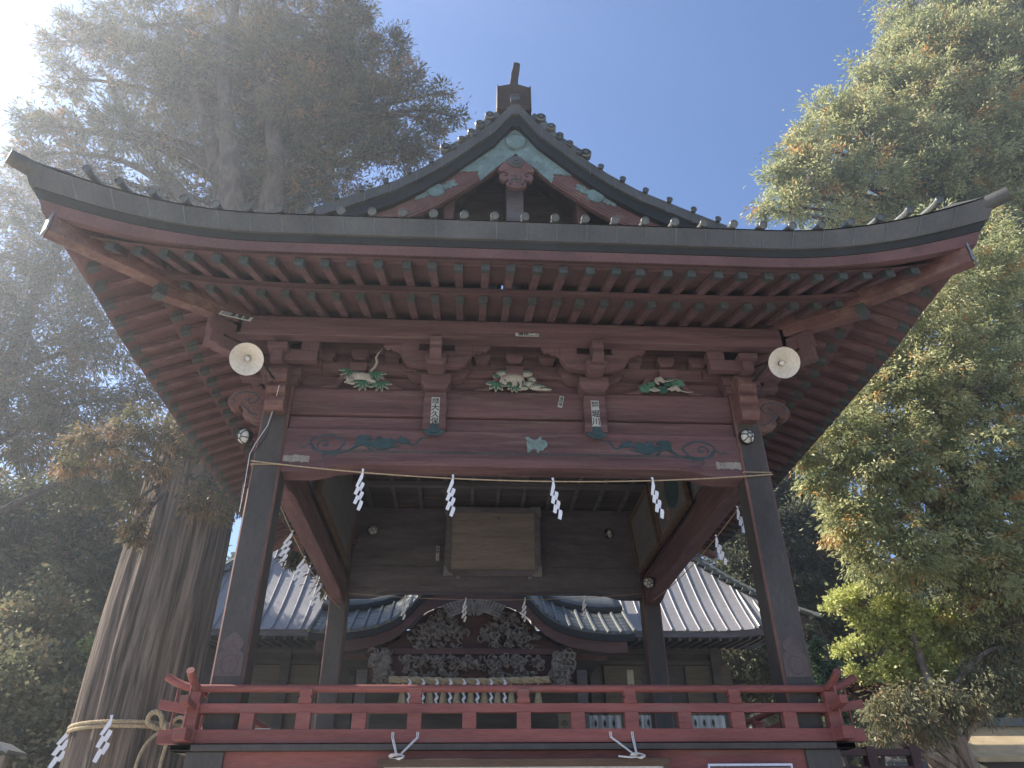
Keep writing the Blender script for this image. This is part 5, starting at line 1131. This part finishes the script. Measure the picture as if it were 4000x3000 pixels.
# thick straw festoon with tassels and streamers
SR = empty('straw_festoon', (KX, KY + 0.1, 4.8), 'thick straw rope hung across the hall porch, tan tassels below it', 'straw rope')
b = MB(); P = [(KX - 1.95 + 3.75 * i / 24, KY + 0.02, 4.80 + 0.0 * i + 0.02 * math.cos(i * 0.26)) for i in range(25)]
twisted(b, P, 0.085, 1.3, 9, 3); b.build('thick_rope', M_rope, SR, smooth=True)
for i in range(11):
    x = KX - 1.62 + 0.315 * i; b = MB(); rr = random.Random(i)
    b.lathe([(0.012, 0.0), (0.03, 0.05), (0.035, 0.14), (0.07, 0.34), (0.105, 0.55), (0.10, 0.57), (0.001, 0.56)], (x, KY - 0.02, 4.75), (rr.uniform(-.06, .06), 0, -1), 12)
    for j in range(10):
        t = 2 * math.pi * j / 10; b.tube([(x + 0.035 * math.cos(t), KY - 0.02 + 0.035 * math.sin(t), 4.61), (x + 0.115 * math.cos(t), KY - 0.02 + 0.11 * math.sin(t), 4.14 + rr.uniform(-.03, .03))], 0.008, 4)
    b.build('straw_tassel', M_rope, SR, smooth=True)
names = ['first', 'second', 'third', 'fourth', 'fifth', 'sixth', 'seventh', 'eighth']
for i in range(8):
    x = KX - 1.46 + 0.315 * i; b = MB()
    for j in range(8):
        s = 1 if j % 2 else -1; z = 4.83 - 0.078 * j; b.hexa([(x - 0.03 - s * .025, KY - .1, z - 0.075), (x + 0.03 - s * .025, KY - .1, z - 0.10), (x + 0.03 - s * .025, KY - .097, z - 0.10), (x - 0.03 - s * .025, KY - .097, z - 0.075), (x - 0.03 + s * .025, KY - .1, z), (x + 0.03 + s * .025, KY - .1, z - 0.025), (x + 0.03 + s * .025, KY - .097, z - 0.025), (x - 0.03 + s * .025, KY - .097, z)])
    o = b.build('paper_streamer', M_paper, None, origin=(x, KY - 0.1, 4.83)); tag(o, 'small white zigzag streamer between the hall porch tassels, %s from the left' % names[i], 'paper streamer', 'small streamers on the porch rope')
# dim interior props glimpsed through the railing
for x0, x1, z0, z1, y, nm in ((2.33, 3.30, 3.85, 4.18, 12.0, 'white patterned half curtain seen through the railing just left of the right white rope'), (3.62, 4.22, 3.87, 4.18, 12.0, 'pale half curtain behind the railing, just right of the right white rope'), (5.0, 5.88, 3.86, 4.17, 12.0, 'pale patterned half curtain at the foot of the hall, furthest right')):
    b = MB(); n = 26; b.grid([[(lerp(x0, x1, i / n), y + 0.03 * math.sin(i * 1.3), z) for i in range(n + 1)] for z in (z0, z1)]); o = b.build('half_curtain', M_cloth, None, solid=0.004, origin=((x0 + x1) / 2, y, z0)); tag(o, nm, 'curtain', 'half curtains at the foot of the hall')
    q = MB()
    for i in range(int((x1 - x0) / 0.22)):
        X = x0 + 0.12 + 0.22 * i; q.prism([(X - .03, z0 + .12), (X, z0 + .04), (X + .03, z0 + .12), (X + .03, z0 + 0.16), (X, z0 + .24), (X - .03, z0 + .16)], y - 0.045, y - 0.04)
    q.build('crest_pattern', M_iron, o)
plaque((3.52, 11.5, 4.66), 0.16, 0.95, [('奉納\n奥道', 0.0001, 0, 0, False, 1), ('奉\n奥\n道', 0.15, 0, -0.08, False, 1)], 'tall narrow wooden signboard with dark characters standing before the hall, above the railing', name='standing_signboard', cat='sign', paper=mat('pale_wood_sign', (0.36, 0.30, 0.18), bump=0.1), back=0.03)
plaque((1.92, 12.0, 3.92), 0.30, 0.60, [('の\n心', 0.16, 0, 0, False, 1)], 'tan upright board behind the railing, left of the half curtains', name='standing_signboard', cat='sign', paper=mat('tan_board', (0.27, 0.23, 0.17), bump=0.1), back=0.03)
for x0, x1, nm in ((-4.35, -4.1, 'small pale poster seen through the second railing opening from the left side'), (-3.2, -2.8, 'pale framed notice seen through the third railing opening'), ):
    plaque(((x0 + x1) / 2, 12.2, 4.1), x1 - x0, 0.42, [], nm, name='poster', cat='poster', paper=M_board)

# ================================================================ SMALL BUILDINGS AND FENCE AT THE SIDES
def shop(cx, cy, ww, dp, ze, zr, yaw, mr, label, post=None):
    e = empty('shop_hut', (cx, cy, 0), label, 'small building'); c, s = math.cos(yaw), math.sin(yaw)
    T = lambda x, y, z: (cx + x * c - y * s, cy + x * s + y * c, z)
    b = MB(T); prof = [(-ww / 2, ze), (-ww * 0.36, ze + (zr - ze) * 0.16), (-ww * 0.2, ze + (zr - ze) * 0.45), (0, zr), (ww * 0.2, ze + (zr - ze) * 0.45), (ww * 0.36, ze + (zr - ze) * 0.16), (ww / 2, ze)]
    b.strip(prof, [(x, z - 0.12) for x, z in prof], -dp / 2, dp / 2); b.build('roof', mr, e)
    b = MB(T); b.box(-0.12, 0.12, -dp / 2 - 0.1, dp / 2 + 0.1, zr, zr + 0.22); b.build('ridge', M_roof, e)
    b = MB(T); b.box(-ww * 0.36, ww * 0.36, -dp * 0.4, dp * 0.4, 0, ze - 0.02); b.build('wall', M_shrine, e)
    if post:
        for i in range(4): b = MB(T); b.box(-ww * 0.3 + i * 0.5, -ww * 0.3 + i * 0.5 + 0.09, -dp * 0.45, -dp * 0.41, 0, ze - 0.15); b.build('red_post', M_redpost if i % 2 == 0 else M_paper, e)
    return e
shop(14.7, 15.2, 2.6, 2.9, 3.40, 4.30, R(90), M_shoproof, 'small building with a sunlit tan roof at the lower right edge, furthest right', True)
shop(12.78, 14.7, 1.8, 1.1, 3.15, 3.80, R(90), M_shoproof, 'low sunlit tan-roofed hut left of the larger tan roof at the lower right')
shop(11.6, 14.8, 2.0, 1.3, 3.02, 3.66, R(90), M_slateroof, 'low dark grey-roofed hut beyond the red fence at the lower right')
shop(10.4, 22.0, 1.5, 1.2, 4.75, 5.40, 0, M_silver, 'tiny pale-roofed shrine far behind the stage, seen low through the right of the railing')
FN = empty('wooden_fence', (4.3, 1.2, 0), 'dull red wooden fence continuing right of the stage at the bottom of the picture', 'fence')
b = MB(); b.box(3.0, 4.4, 1.15, 1.25, 2.31, 2.375); b.build('rail', M_shred, FN, bevel=0.005)
b = MB(); b.box(3.0, 4.38, 1.16, 1.24, 2.17, 2.21); b.build('rail', M_shred, FN, bevel=0.005)
for x in (3.35, 3.85, 4.33): b = MB(); b.box(x - .05, x + .05, 1.14, 1.26, 0, 2.40); b.build('post', M_shred, FN, bevel=0.005)
SG = empty('roofed_sign', (-7.8, 6.0, 0), 'small roofed wooden signpost at the bottom left corner', 'signpost')
b = MB(); b.box(-7.90, -7.66, 5.92, 6.08, 0, 2.80); b.build('post', M_greyw, SG, bevel=0.01)
b = MB(); b.strip([(-8.15, 2.86), (-7.82, 2.99), (-7.53, 2.85)], [(-8.15, 2.81), (-7.82, 2.94), (-7.53, 2.80)], 5.7, 6.3); b.build('little_roof', M_silver, SG)
HAZE = 0.0029

# ================================================================ TREES
def foliage(name, lobes, parent, mt, seed, dens=60, per=42, L=0.2, W=0.05, tr=0.34, droop=0.35, tint=(0.42, 0.2), orange=0.04, shell=0.25, squash=0.85, kind=None, split=1.0):
    rg = np.random.default_rng(seed); C = []; T0 = []; ax = []
    for (x, y, z, r) in lobes:
        n = max(8, int(dens * r * r)); d = rg.normal(size=(n, 3)); d /= np.linalg.norm(d, axis=1)[:, None]
        q = shell + (1 - shell) * rg.random(n) ** 0.55
        ph = rg.uniform(0, 6.28, 4); bump = 1 + 0.24 * np.sin(3.1 * d[:, 0] * 2 + ph[0]) * np.sin(2.7 * d[:, 2] * 2 + ph[1]) + 0.16 * np.sin(7 * d[:, 1] + 5 * d[:, 2] + ph[2])
        p = d * (q * r * bump * 1.08)[:, None]; p[:, 2] *= squash
        C.append(p + np.array([x, y, z])); ax.append(d)
        T0.append(np.clip(rg.normal(tint[0] + rg.normal(0, 0.06), tint[1], n), 0, 0.84))
    C = np.concatenate(C); ax = np.concatenate(ax); T0 = np.concatenate(T0)
    o = rg.random(len(C)) < orange; T0[o] = rg.uniform(0.9, 1.0, o.sum())
    n = len(C); N = n * per
    ti = np.repeat(np.arange(n), per)
    size = rg.uniform(0.55, 1.25, n)[ti]
    g = rg.normal(size=(N, 3)) * np.array([1, 1, 0.62]); pos = C[ti] + g * (tr * size * 0.5)[:, None]
    dirv = ax[ti] * 0.7 + g * 0.55 + rg.normal(size=(N, 3)) * 0.45; dirv[:, 2] -= droop * (1 + rg.random(N)); dirv /= np.linalg.norm(dirv, axis=1)[:, None]
    sd_ = np.cross(dirv, rg.normal(size=(N, 3))); sd_ /= np.linalg.norm(sd_, axis=1)[:, None]
    l = L * rg.uniform(0.55, 1.3, N)[:, None]; w_ = W * rg.uniform(0.6, 1.3, N)[:, None]
    nrm = np.cross(dirv, sd_) * (l * 0.12)
    V = np.empty((N, 4, 3), np.float32)
    V[:, 0] = pos - dirv * l * 0.5; V[:, 1] = pos + sd_ * w_ * 0.5 + dirv * l * 0.05 + nrm; V[:, 2] = pos + dirv * l * 0.5; V[:, 3] = pos - sd_ * w_ * 0.5 + dirv * l * 0.05 + nrm
    tint_f = np.clip(T0[ti] + rg.normal(0, 0.09, N), 0, 1).astype(np.float32)
    o0 = np.array(ROOT.get(parent, (0, 0, 0)), np.float32); V = V.reshape(-1, 3) - o0
    me = bpy.data.meshes.new(name); me.vertices.add(N * 4); me.vertices.foreach_set('co', V.astype(np.float32).ravel())
    me.loops.add(N * 4); me.loops.foreach_set('vertex_index', np.arange(N * 4, dtype=np.int32))
    me.polygons.add(N); me.polygons.foreach_set('loop_start', np.arange(0, N * 4, 4, dtype=np.int32)); me.polygons.foreach_set('loop_total', np.full(N, 4, np.int32))
    a = me.attributes.new('tint', 'FLOAT', 'FACE'); a.data.foreach_set('value', tint_f)
    me.materials.append(mt); me.update(calc_edges=True)
    ob = bpy.data.objects.new(name, me); col.objects.link(ob)
    if parent: ob.parent = parent
    if kind: ob['kind'] = kind
    return ob
def limbs(b, base, lobes, seed, r0=0.16, twigs=5, wig=0.25, start=None):
    """limbs from points up the trunk to each lobe, then twigs spreading in it"""
    rr = random.Random(seed)
    for (x, y, z, r) in lobes:
        bx, by, bz0, bz1 = base; zz = max(bz0, min(bz1, z - abs(r) * 0.8 - math.hypot(x - bx, y - by) * 0.35)); p = Vector((bx, by, zz)); q = Vector((x, y, z)); d = (q - p).length; pts = []
        k1, k2 = Vector([rr.uniform(-1, 1) for _ in range(3)]) * wig, Vector([rr.uniform(-1, 1) for _ in range(3)]) * wig
        for i in range(11):
            t = i / 10; pts.append(p.lerp(q, t) + (k1 * math.sin(3.1 * t) + k2 * math.sin(6.3 * t)) * min(1, d / 6) + Vector((0, 0, d * 0.10 * math.sin(3.14 * t))))
        ra = min(r0, 0.03 * d + 0.03); b.tube(pts, [lerp(ra, 0.035, i / 10) for i in range(11)], 7)
        for j in range(twigs):
            s = pts[rr.randint(5, 10)]; dd_ = Vector([rr.gauss(0, 1) for _ in range(3)]); dd_.z = abs(dd_.z) * 0.5; dd_.normalize(); L = r * rr.uniform(0.6, 1.15); w1 = Vector([rr.gauss(0, 1) for _ in range(3)]) * 0.12 * L
            tp = [s + dd_ * L * t + w1 * math.sin(3 * t) * 1.5 - Vector((0, 0, 0.18 * L * t * t)) for t in (0, .25, .5, .75, 1)]
            b.tube(tp, [0.035, 0.028, 0.021, 0.014, 0.006], 5)
            for _ in range(2):
                s2 = tp[rr.randint(2, 3)]; d2 = (dd_ + Vector([rr.gauss(0, .7) for _ in range(3)])).normalized(); b.tube([s2, s2 + d2 * L * .25, s2 + d2 * L * 0.45 + Vector((0, 0, -.08 * L))], [0.014, 0.01, 0.004], 4)
def tree(name, base, ztop, rad, lobes, label, mt, seed, barkm=None, cat='tree', group=None, leanto=None, tw=5, lw=0.16, **kw):
    e = empty(name, (base[0], base[1], 0), label, cat, group); b = MB(); n = 12
    lx, ly = leanto or (0, 0)
    pts = [(base[0] + lx * (i / n) + 0.12 * math.sin(i * 0.9 + seed), base[1] + ly * (i / n) + 0.10 * math.cos(i * 0.8 + seed), ztop * i / n) for i in range(n + 1)]
    b.tube(pts, [rad * (1.25 if i == 0 else 1) * (1 - 0.8 * (i / n) ** 1.2) + 0.02 for i in range(n + 1)], 16)
    limbs(b, (base[0] + lx * 0.6, base[1] + ly * 0.6, ztop * 0.08, ztop), lobes, seed, lw, tw)
    b.build('trunk', barkm or M_barkd, e, smooth=True)
    foliage('crown', lobes, e, mt, seed, **kw); return e

# giant cedar: upper stems and crown
ced_l = [(-9.72, 8.5, 26.95, 1.6), (-6.98, 8.7, 27.18, 1.5), (-5.14, 8.5, 27.05, 0.9), (-12.29, 8.5, 25.63, 1.3), (-11.16, 8.5, 22.92, 1.2), (-13.89, 8.5, 24.71, 0.8), (-13.76, 8.5, 22.74, 0.65), (-15.0, 8.5, 24.61, 0.35), (-9.36, 8.9, 22.8, 1.35), (-7.25, 8.3, 23.69, 1.4), (-5.02, 8.5, 24.35, 1.15), (-3.61, 8.5, 25.1, 0.65), (-2.9, 8.5, 23.25, 0.65), (-4.02, 8.5, 21.99, 1.1), (-1.75, 8.5, 22.9, 0.3), (-2.04, 8.5, 21.43, 0.65), (-1.2, 8.5, 21.65, 0.28), (-5.67, 8.2, 20.98, 1.3), (-7.84, 9.0, 20.19, 1.1), (-9.78, 8.7, 20.08, 1.0), (-11.53, 8.5, 20.4, 0.9), (-13.31, 8.5, 20.29, 0.7), (-14.3, 8.5, 20.65, 0.45), (-13.8, 8.5, 19.21, 0.55), (-11.84, 8.5, 18.53, 0.75), (-9.99, 8.6, 18.05, 0.85), (-7.97, 9.0, 17.96, 0.75), (-6.41, 8.8, 18.23, 0.9), (-4.83, 8.6, 18.71, 0.9), (-3.39, 8.5, 19.82, 0.8), (-2.4, 8.5, 20.09, 0.6), (-7.2, 10, 21.8, 1.5), (-4.9, 9.8, 22.9, 1.2), (-10.6, 9.9, 25, 1.3), (-6.0, 9.9, 25.4, 1.4), (-8.4, 9.6, 25.2, 1.4), (-6.9, 10, 19.5, 1.2), (-5.2, 9.8, 17.6, 0.9), (-3.9, 9.3, 17.9, 0.7)]
b = MB()
stems = [[(-6.8, 8.5, 12.5), (-7.0, 8.5, 14.5), (-7.7, 8.4, 17.2), (-8.5, 8.3, 19.5), (-9.7, 8.3, 22.3), (-11.0, 8.3, 25.7)],
         [(-6.8, 8.5, 12.5), (-7.0, 8.4, 15), (-7.6, 8.1, 17.8), (-8.1, 8.0, 20.2), (-8.9, 8.0, 23.5), (-9.0, 8.0, 27)],
         [(-6.8, 8.5, 12.5), (-6.5, 8.5, 15), (-6.4, 8.2, 18), (-6.7, 8.0, 20), (-7.2, 8.0, 22.5), (-6.9, 8.0, 26)],
         [(-7.0, 8.5, 14), (-8.2, 8.5, 16.5), (-9.8, 8.5, 18.6), (-11.4, 8.6, 20.6), (-12.6, 8.6, 23)]]
for i, s in enumerate(stems): b.tube(sm(s, 5), list(np.linspace(0.46 if i < 3 else 0.26, 0.10, len(sm(s, 5)))), 14)
limbs(b, (-7.2, 8.6, 15, 24), ced_l, 5, 0.15, 7)
b.build('limb', M_barkd, CED, smooth=True)
ced_l = [(x, y, z, r * 1.1) for x, y, z, r in ced_l]
CROWN = foliage('crown', ced_l, CED, M_cedar, 11, dens=92, per=36, L=0.19, W=0.046, tr=0.34, droop=0.12, tint=(0.42, 0.24), orange=0.05)
spr = [(-7.22, 7.3, 8.3, 0.28), (-6.22, 7.3, 7.89, 0.24), (-6.22, 7.3, 7.48, 0.15), (-5.56, 7.3, 7.7, 0.30), (-5.78, 7.3, 7.39, 0.20), (-7.41, 7.3, 7.57, 0.18), (-7.33, 7.3, 7.07, 0.12), (-7.04, 7.3, 9.19, 0.45), (-7.85, 7.3, 9.29, 0.55), (-8.64, 7.3, 8.94, 0.5), (-6.4, 7.3, 8.98, 0.40), (-8.96, 7.3, 8.38, 0.36), (-8.01, 7.3, 8.4, 0.28), (-7.22, 7.3, 6.82, 0.10)]
foliage('hanging_spray', spr, CED, M_cedar, 12, dens=110, per=44, L=0.15, W=0.035, tr=0.26, droop=0.9, tint=(0.6, 0.2), orange=0.22)
bb = MB(); limbs(bb, (-6.9, 7.9, 8.6, 10.5), spr, 8, 0.04, 3); bb.build('twig', M_barkd, CED, smooth=True)
beh = [(-4.43, 9.2, 8.05, 0.40), (-3.93, 9.2, 7.5, 0.40), (-4.72, 9.2, 7.82, 0.30), (-4.22, 9.2, 7.27, 0.34), (-3.75, 9.2, 6.84, 0.21), (-4.41, 9.2, 7.16, 0.24), (-4.96, 9.2, 8.39, 0.3), (-3.59, 9.2, 6.43, 0.13), (-5.4, 9.5, 8.3, 0.35)]
foliage('hanging_spray', beh, CED, M_cedar, 14, dens=190, per=46, L=0.16, W=0.035, tr=0.25, droop=0.9, tint=(0.4, 0.22), orange=0.08)
bb = MB(); limbs(bb, (-6.2, 8.6, 10, 12), beh, 9, 0.05, 5); bb.build('twig', M_barkd, CED, smooth=True)

G_L = 'trees left of the stage'; G_R = 'trees right of the stage'
tree('cedar_tree', (-16.5, 15), 24, 0.45, [(-18.8, 15, 23.6, 1.7), (-16.2, 15, 20.5, 2.0), (-16.8, 15, 17.0, 2.0), (-13.9, 15, 17.1, 1.6), (-14.0, 15, 14.1, 1.8), (-11.9, 15, 14.5, 0.9), (-15.5, 15, 13.1, 1.7), (-12.1, 15, 12.0, 1.3), (-18.5, 15, 19.5, 1.6), (-17.5, 14, 15, 1.6), (-19.0, 15, 16.5, 1.4)],
     'airy backlit cedar at the far left edge, sky showing through its drooping branches', M_cedar, 21, group=G_L, dens=62, per=36, L=0.24, W=0.05, tr=0.46, droop=0.5, tint=(0.5, 0.22), orange=0.07, tw=7)
tree('cedar_tree', (-14.6, 19), 15, 0.4, [(-16.4, 19, 12.0, 2.4), (-13.6, 19, 11.7, 2.0), (-16.3, 19, 8.9, 2.3), (-13.3, 19, 8.8, 2.2), (-11.8, 19.5, 10.5, 1.9), (-11.6, 19.6, 7.6, 1.8), (-15, 20, 6.5, 2.2), (-18.6, 19, 11, 2.2), (-18.8, 19, 7.5, 2.2)],
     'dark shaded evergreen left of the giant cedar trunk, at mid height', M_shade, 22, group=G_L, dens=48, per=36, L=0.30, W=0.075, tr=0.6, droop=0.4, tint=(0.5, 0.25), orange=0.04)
tree('broadleaf_tree', (-12.6, 14.0), 6.5, 0.16, [(-11.7, 13.5, 6.9, 0.9), (-12.9, 13.6, 6.6, 0.9), (-10.9, 13.6, 6.1, 0.7), (-12.2, 13.6, 5.8, 0.8), (-13.6, 13.6, 5.6, 0.9)],
     'dull green and brown broadleaf tree left of the cedar trunk below the dark evergreen', M_shade, 27, group=G_L, dens=75, per=30, L=0.14, W=0.10, tr=0.42, droop=0.15, tint=(0.75, 0.2), orange=0.18, barkm=M_barkp)
tree('broadleaf_tree', (-10.4, 12), 4.6, 0.2, [(-11.3, 12, 5.0, 1.2), (-9.9, 12, 4.4, 1.1), (-10.7, 12, 3.3, 1.2), (-9.3, 12, 3.2, 0.9), (-12, 12.3, 3.6, 1.2), (-10, 12.5, 2.2, 1.2), (-11.8, 12.4, 2.0, 1.3), (-8.8, 12.2, 2.2, 0.9)],
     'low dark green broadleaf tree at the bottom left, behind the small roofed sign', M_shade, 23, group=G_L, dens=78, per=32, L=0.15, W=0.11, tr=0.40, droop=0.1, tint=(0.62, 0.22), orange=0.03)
tree('maple_tree', (-10.2, 13.2), 5.0, 0.08, [(-10.1, 13, 5.99, 0.28), (-9.85, 13, 5.93, 0.23), (-10.15, 13, 5.76, 0.18)],
     'small bright yellow-green maple touched by sun against the left edge of the trunk', M_maple, 24, group=G_L, dens=170, per=34, L=0.09, W=0.07, tr=0.22, droop=0.0, tint=(0.4, 0.2), orange=0)
# right side
tree('cypress_tree', (20.6, 14.8), 33, 0.6, [(23.25, 14, 38.8, 2.4), (26.1, 14, 39.0, 3.0), (21.0, 14, 35.4, 1.7), (23.4, 14, 34.1, 3.1), (18.6, 14, 32.4, 1.4), (19.9, 14, 31.0, 2.3), (16.0, 14, 30.0, 1.25), (16.9, 14, 28.6, 1.8), (14.2, 14, 28.0, 1.0), (13.2, 14, 26.5, 0.9), (12.3, 14, 25.3, 0.7), (13.9, 14, 25.4, 1.5), (11.2, 14, 23.65, 0.5), (12.4, 14, 23.7, 0.9), (22.2, 14, 29.2, 3.0), (18.8, 14, 26.9, 2.4), (16.2, 14, 25.0, 1.8), (25.5, 14, 32.8, 2.8), (22.8, 14, 26.2, 2.6), (19.75, 14, 24.6, 2.1), (28.5, 14, 36, 3.2), (25.5, 14, 27.5, 2.6), (28, 14.2, 31, 3), (25.2, 14, 23.5, 2.4), (17.0, 12, 19.2, 1.8), (19.5, 12, 17.5, 2.0), (14.6, 14.4, 22.6, 1.4), (17.2, 14.6, 22.3, 1.8), (20.3, 14.2, 22.0, 2.0), (22.8, 14, 21.5, 1.8)],
     'tall sunlit cypress filling the upper right corner, its ragged left edge against the blue sky', M_cyp, 31, group=G_R, dens=46, per=46, L=0.24, W=0.07, tr=0.46, droop=0.3, tint=(0.48, 0.2), orange=0.05, tw=7, lw=0.24)
tree('cypress_tree', (13.2, 10.8), 17, 0.42, [(15.4, 10, 16.8, 1.9), (12.9, 10, 14.9, 2.0), (10.8, 10, 13.1, 1.2), (11.5, 10, 11.9, 1.8), (13.9, 10, 12.5, 1.9), (9.3, 10, 10.7, 1.15), (8.3, 10, 10.3, 0.6), (10.2, 10, 9.9, 1.5), (12.2, 10, 9.7, 1.8), (9.4, 10, 8.4, 1.0), (10.3, 10, 7.6, 1.3), (12.4, 10, 7.4, 1.5), (13.9, 10, 9.6, 1.2), (9.2, 10, 12.3, 0.5), (15.2, 10.4, 14.2, 1.5), (14.8, 10.5, 8.0, 1.2), (10.9, 10.3, 14.6, 1.1), (8.7, 10, 9.3, 0.55), (16.5, 10.3, 11.3, 1.8), (16.6, 10.3, 8.4, 1.5), (13.6, 10.5, 6.2, 1.0), (15.0, 10.5, 6.0, 1.1), (12.0, 10.6, 5.9, 0.7)],
     'broad sunlit conifer right of the stage with orange-tipped sprays, below the corner of the roof', M_cyp, 32, group=G_R, barkm=M_barkp, dens=92, per=44, L=0.15, W=0.05, tr=0.30, droop=0.5, tint=(0.42, 0.2), orange=0.05, tw=11, lw=0.2)
tree('fir_tree', (12.6, 22.5), 17, 0.4, [(12.8, 22, 14.9, 1.8), (10.9, 22, 13.3, 1.8), (12.6, 22, 11.7, 2.2), (10.4, 22, 10.5, 1.6), (12.8, 22, 8.9, 2.0), (14.6, 22, 13.0, 1.8), (13.2, 22, 16.9, 1.3), (10.0, 22.5, 8.2, 1.6), (15.4, 22.6, 10, 2.2), (14.5, 22.6, 7, 2.0), (11.8, 22.6, 7.0, 1.8)],
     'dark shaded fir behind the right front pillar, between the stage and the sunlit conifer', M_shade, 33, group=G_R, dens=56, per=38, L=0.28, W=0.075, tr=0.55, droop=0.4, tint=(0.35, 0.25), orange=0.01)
tree('maple_tree', (10.6, 11.8), 5.5, 0.13, [(8.77, 11, 6.58, 0.27), (9.32, 11, 6.82, 0.40), (9.68, 11, 6.35, 0.42), (10.35, 11, 6.59, 0.55), (10.54, 11, 6.01, 0.58), (9.76, 11, 5.79, 0.34), (8.76, 11, 5.56, 0.27), (9.27, 11, 5.73, 0.24), (11.21, 11, 6.25, 0.5), (11.47, 11, 5.57, 0.42), (10.69, 11, 5.35, 0.42), (9.96, 11, 5.24, 0.31), (9.3, 11, 4.97, 0.28), (8.85, 11, 5.02, 0.2), (10.09, 11, 4.92, 0.28), (10.94, 11, 5.02, 0.33), (11.87, 11, 6.02, 0.4)],
     'yellow-green maple with flat layered sprays lit by the sun, right of the stage', M_maple, 34, group=G_R, barkm=M_barkp, dens=150, per=34, L=0.10, W=0.085, tr=0.27, droop=0.0, tint=(0.45, 0.25), orange=0.02, squash=0.55)
tree('pine_tree', (11.3, 10.6), 6, 0.20, [(9.43, 10.2, 4.07, 0.5), (10.25, 10.2, 4.22, 0.45), (10.98, 10.2, 4.17, 0.55), (11.79, 10.2, 4.57, 0.6), (12.44, 10.2, 5.4, 0.55), (9.79, 10.2, 3.55, 0.33), (8.83, 10.2, 3.88, 0.4), (8.8, 10.2, 3.45, 0.3), (8.2, 10.2, 3.5, 0.21), (12.6, 10.3, 4.4, 0.6), (10.2, 10.4, 3.6, 0.3)],
     'drooping olive conifer at the lower right with pale bare branches, under the yellow-green maple', M_shade, 35, group=G_R, barkm=M_barkp, dens=120, per=40, L=0.15, W=0.035, tr=0.34, droop=0.8, tint=(0.75, 0.2), orange=0.05, leanto=(-1.0, 0))
tree('spruce_tree', (6.15, 6.6), 5.0, 0.05, [(6.03, 6.5, 4.66, 0.13), (5.93, 6.5, 4.41, 0.17), (6.0, 6.5, 4.17, 0.2), (6.24, 6.5, 4.25, 0.13), (5.86, 6.5, 3.93, 0.22), (6.13, 6.5, 3.97, 0.18), (5.95, 6.5, 3.7, 0.23), (6.1, 6.5, 3.4, 0.25)],
     'small pale green conifer just behind the right front pillar above the railing end', M_spruce, 36, group=G_R, dens=420, per=30, L=0.10, W=0.03, tr=0.16, droop=0.3, tint=(0.5, 0.25), orange=0.0)
tree('maple_tree', (9.7, 12.2), 4.6, 0.07, [(9.29, 12, 4.93, 0.32), (9.74, 12, 4.82, 0.32), (8.91, 12, 4.88, 0.18), (10.03, 12, 4.77, 0.22)],
     'small dull red maple behind the upturned right end of the railing', M_redl, 37, group=G_R, dens=150, per=32, L=0.09, W=0.07, tr=0.26, droop=0.0, tint=(0.4, 0.25), orange=0)
tree('broadleaf_tree', (9.4, 24), 6.2, 0.2, [(10.14, 23.5, 7.3, 0.75), (9.51, 23.5, 6.8, 0.6), (10.68, 23.5, 7.1, 0.65), (10.3, 23.5, 6.5, 0.7), (9.6, 23.5, 6.1, 0.7), (10.6, 23.6, 5.8, 0.7)],
     'rounded green tree seen low between the two right pillars', M_shade, 38, group=G_R, dens=80, per=30, L=0.16, W=0.11, tr=0.4, droop=0.1, tint=(0.8, 0.12), orange=0)
# far-off wood closing the gaps near the horizon
rg = random.Random(77); far = []
for i in range(120):
    a = math.pi * (0.02 + 0.96 * i / 119); rr_ = rg.uniform(38, 50); far.append((rr_ * math.cos(a), 4 + rr_ * math.sin(a) * 0.95, rg.uniform(2.0, 5), rg.uniform(3.4, 4.6)))
    if abs(math.cos(a)) > 0.10: far.append((rr_ * math.cos(a), 5 + rr_ * math.sin(a), rg.uniform(6, 10), rg.uniform(3.2, 4.4)))
    if abs(math.cos(a)) > 0.25 and rg.random() < 0.8: far.append((rr_ * math.cos(a), 5 + rr_ * math.sin(a), rg.uniform(11, 15), rg.uniform(2.6, 3.8)))
FW = foliage('distant_forest', far, None, M_shade, 90, dens=7.5, per=36, L=0.9, W=0.30, tr=1.7, droop=0.3, tint=(0.4, 0.25), orange=0.03, shell=0.1, kind='stuff')
tag(FW, 'dark far-off wood closing the view behind the hall and the trees', 'forest')

# ================================================================ HAZE volume, added to imitate veiling lens glare
b = MB(); b.box(-410, 410, -410, 410, -1.0, 46)
m = bpy.data.materials.new('haze_veil'); m.use_nodes = True; n_ = m.node_tree.nodes
n_.remove(n_['Principled BSDF']); pv = n_.new('ShaderNodeVolumePrincipled'); pv.inputs['Color'].default_value = (0.84, 0.91, 1.0, 1); pv.inputs['Density'].default_value = HAZE; pv.inputs['Anisotropy'].default_value = 0.66
m.node_tree.links.new(pv.outputs[0], [q for q in n_ if q.type == 'OUTPUT_MATERIAL'][0].inputs['Volume'])
tag(b.build('haze', m), kind='stuff')
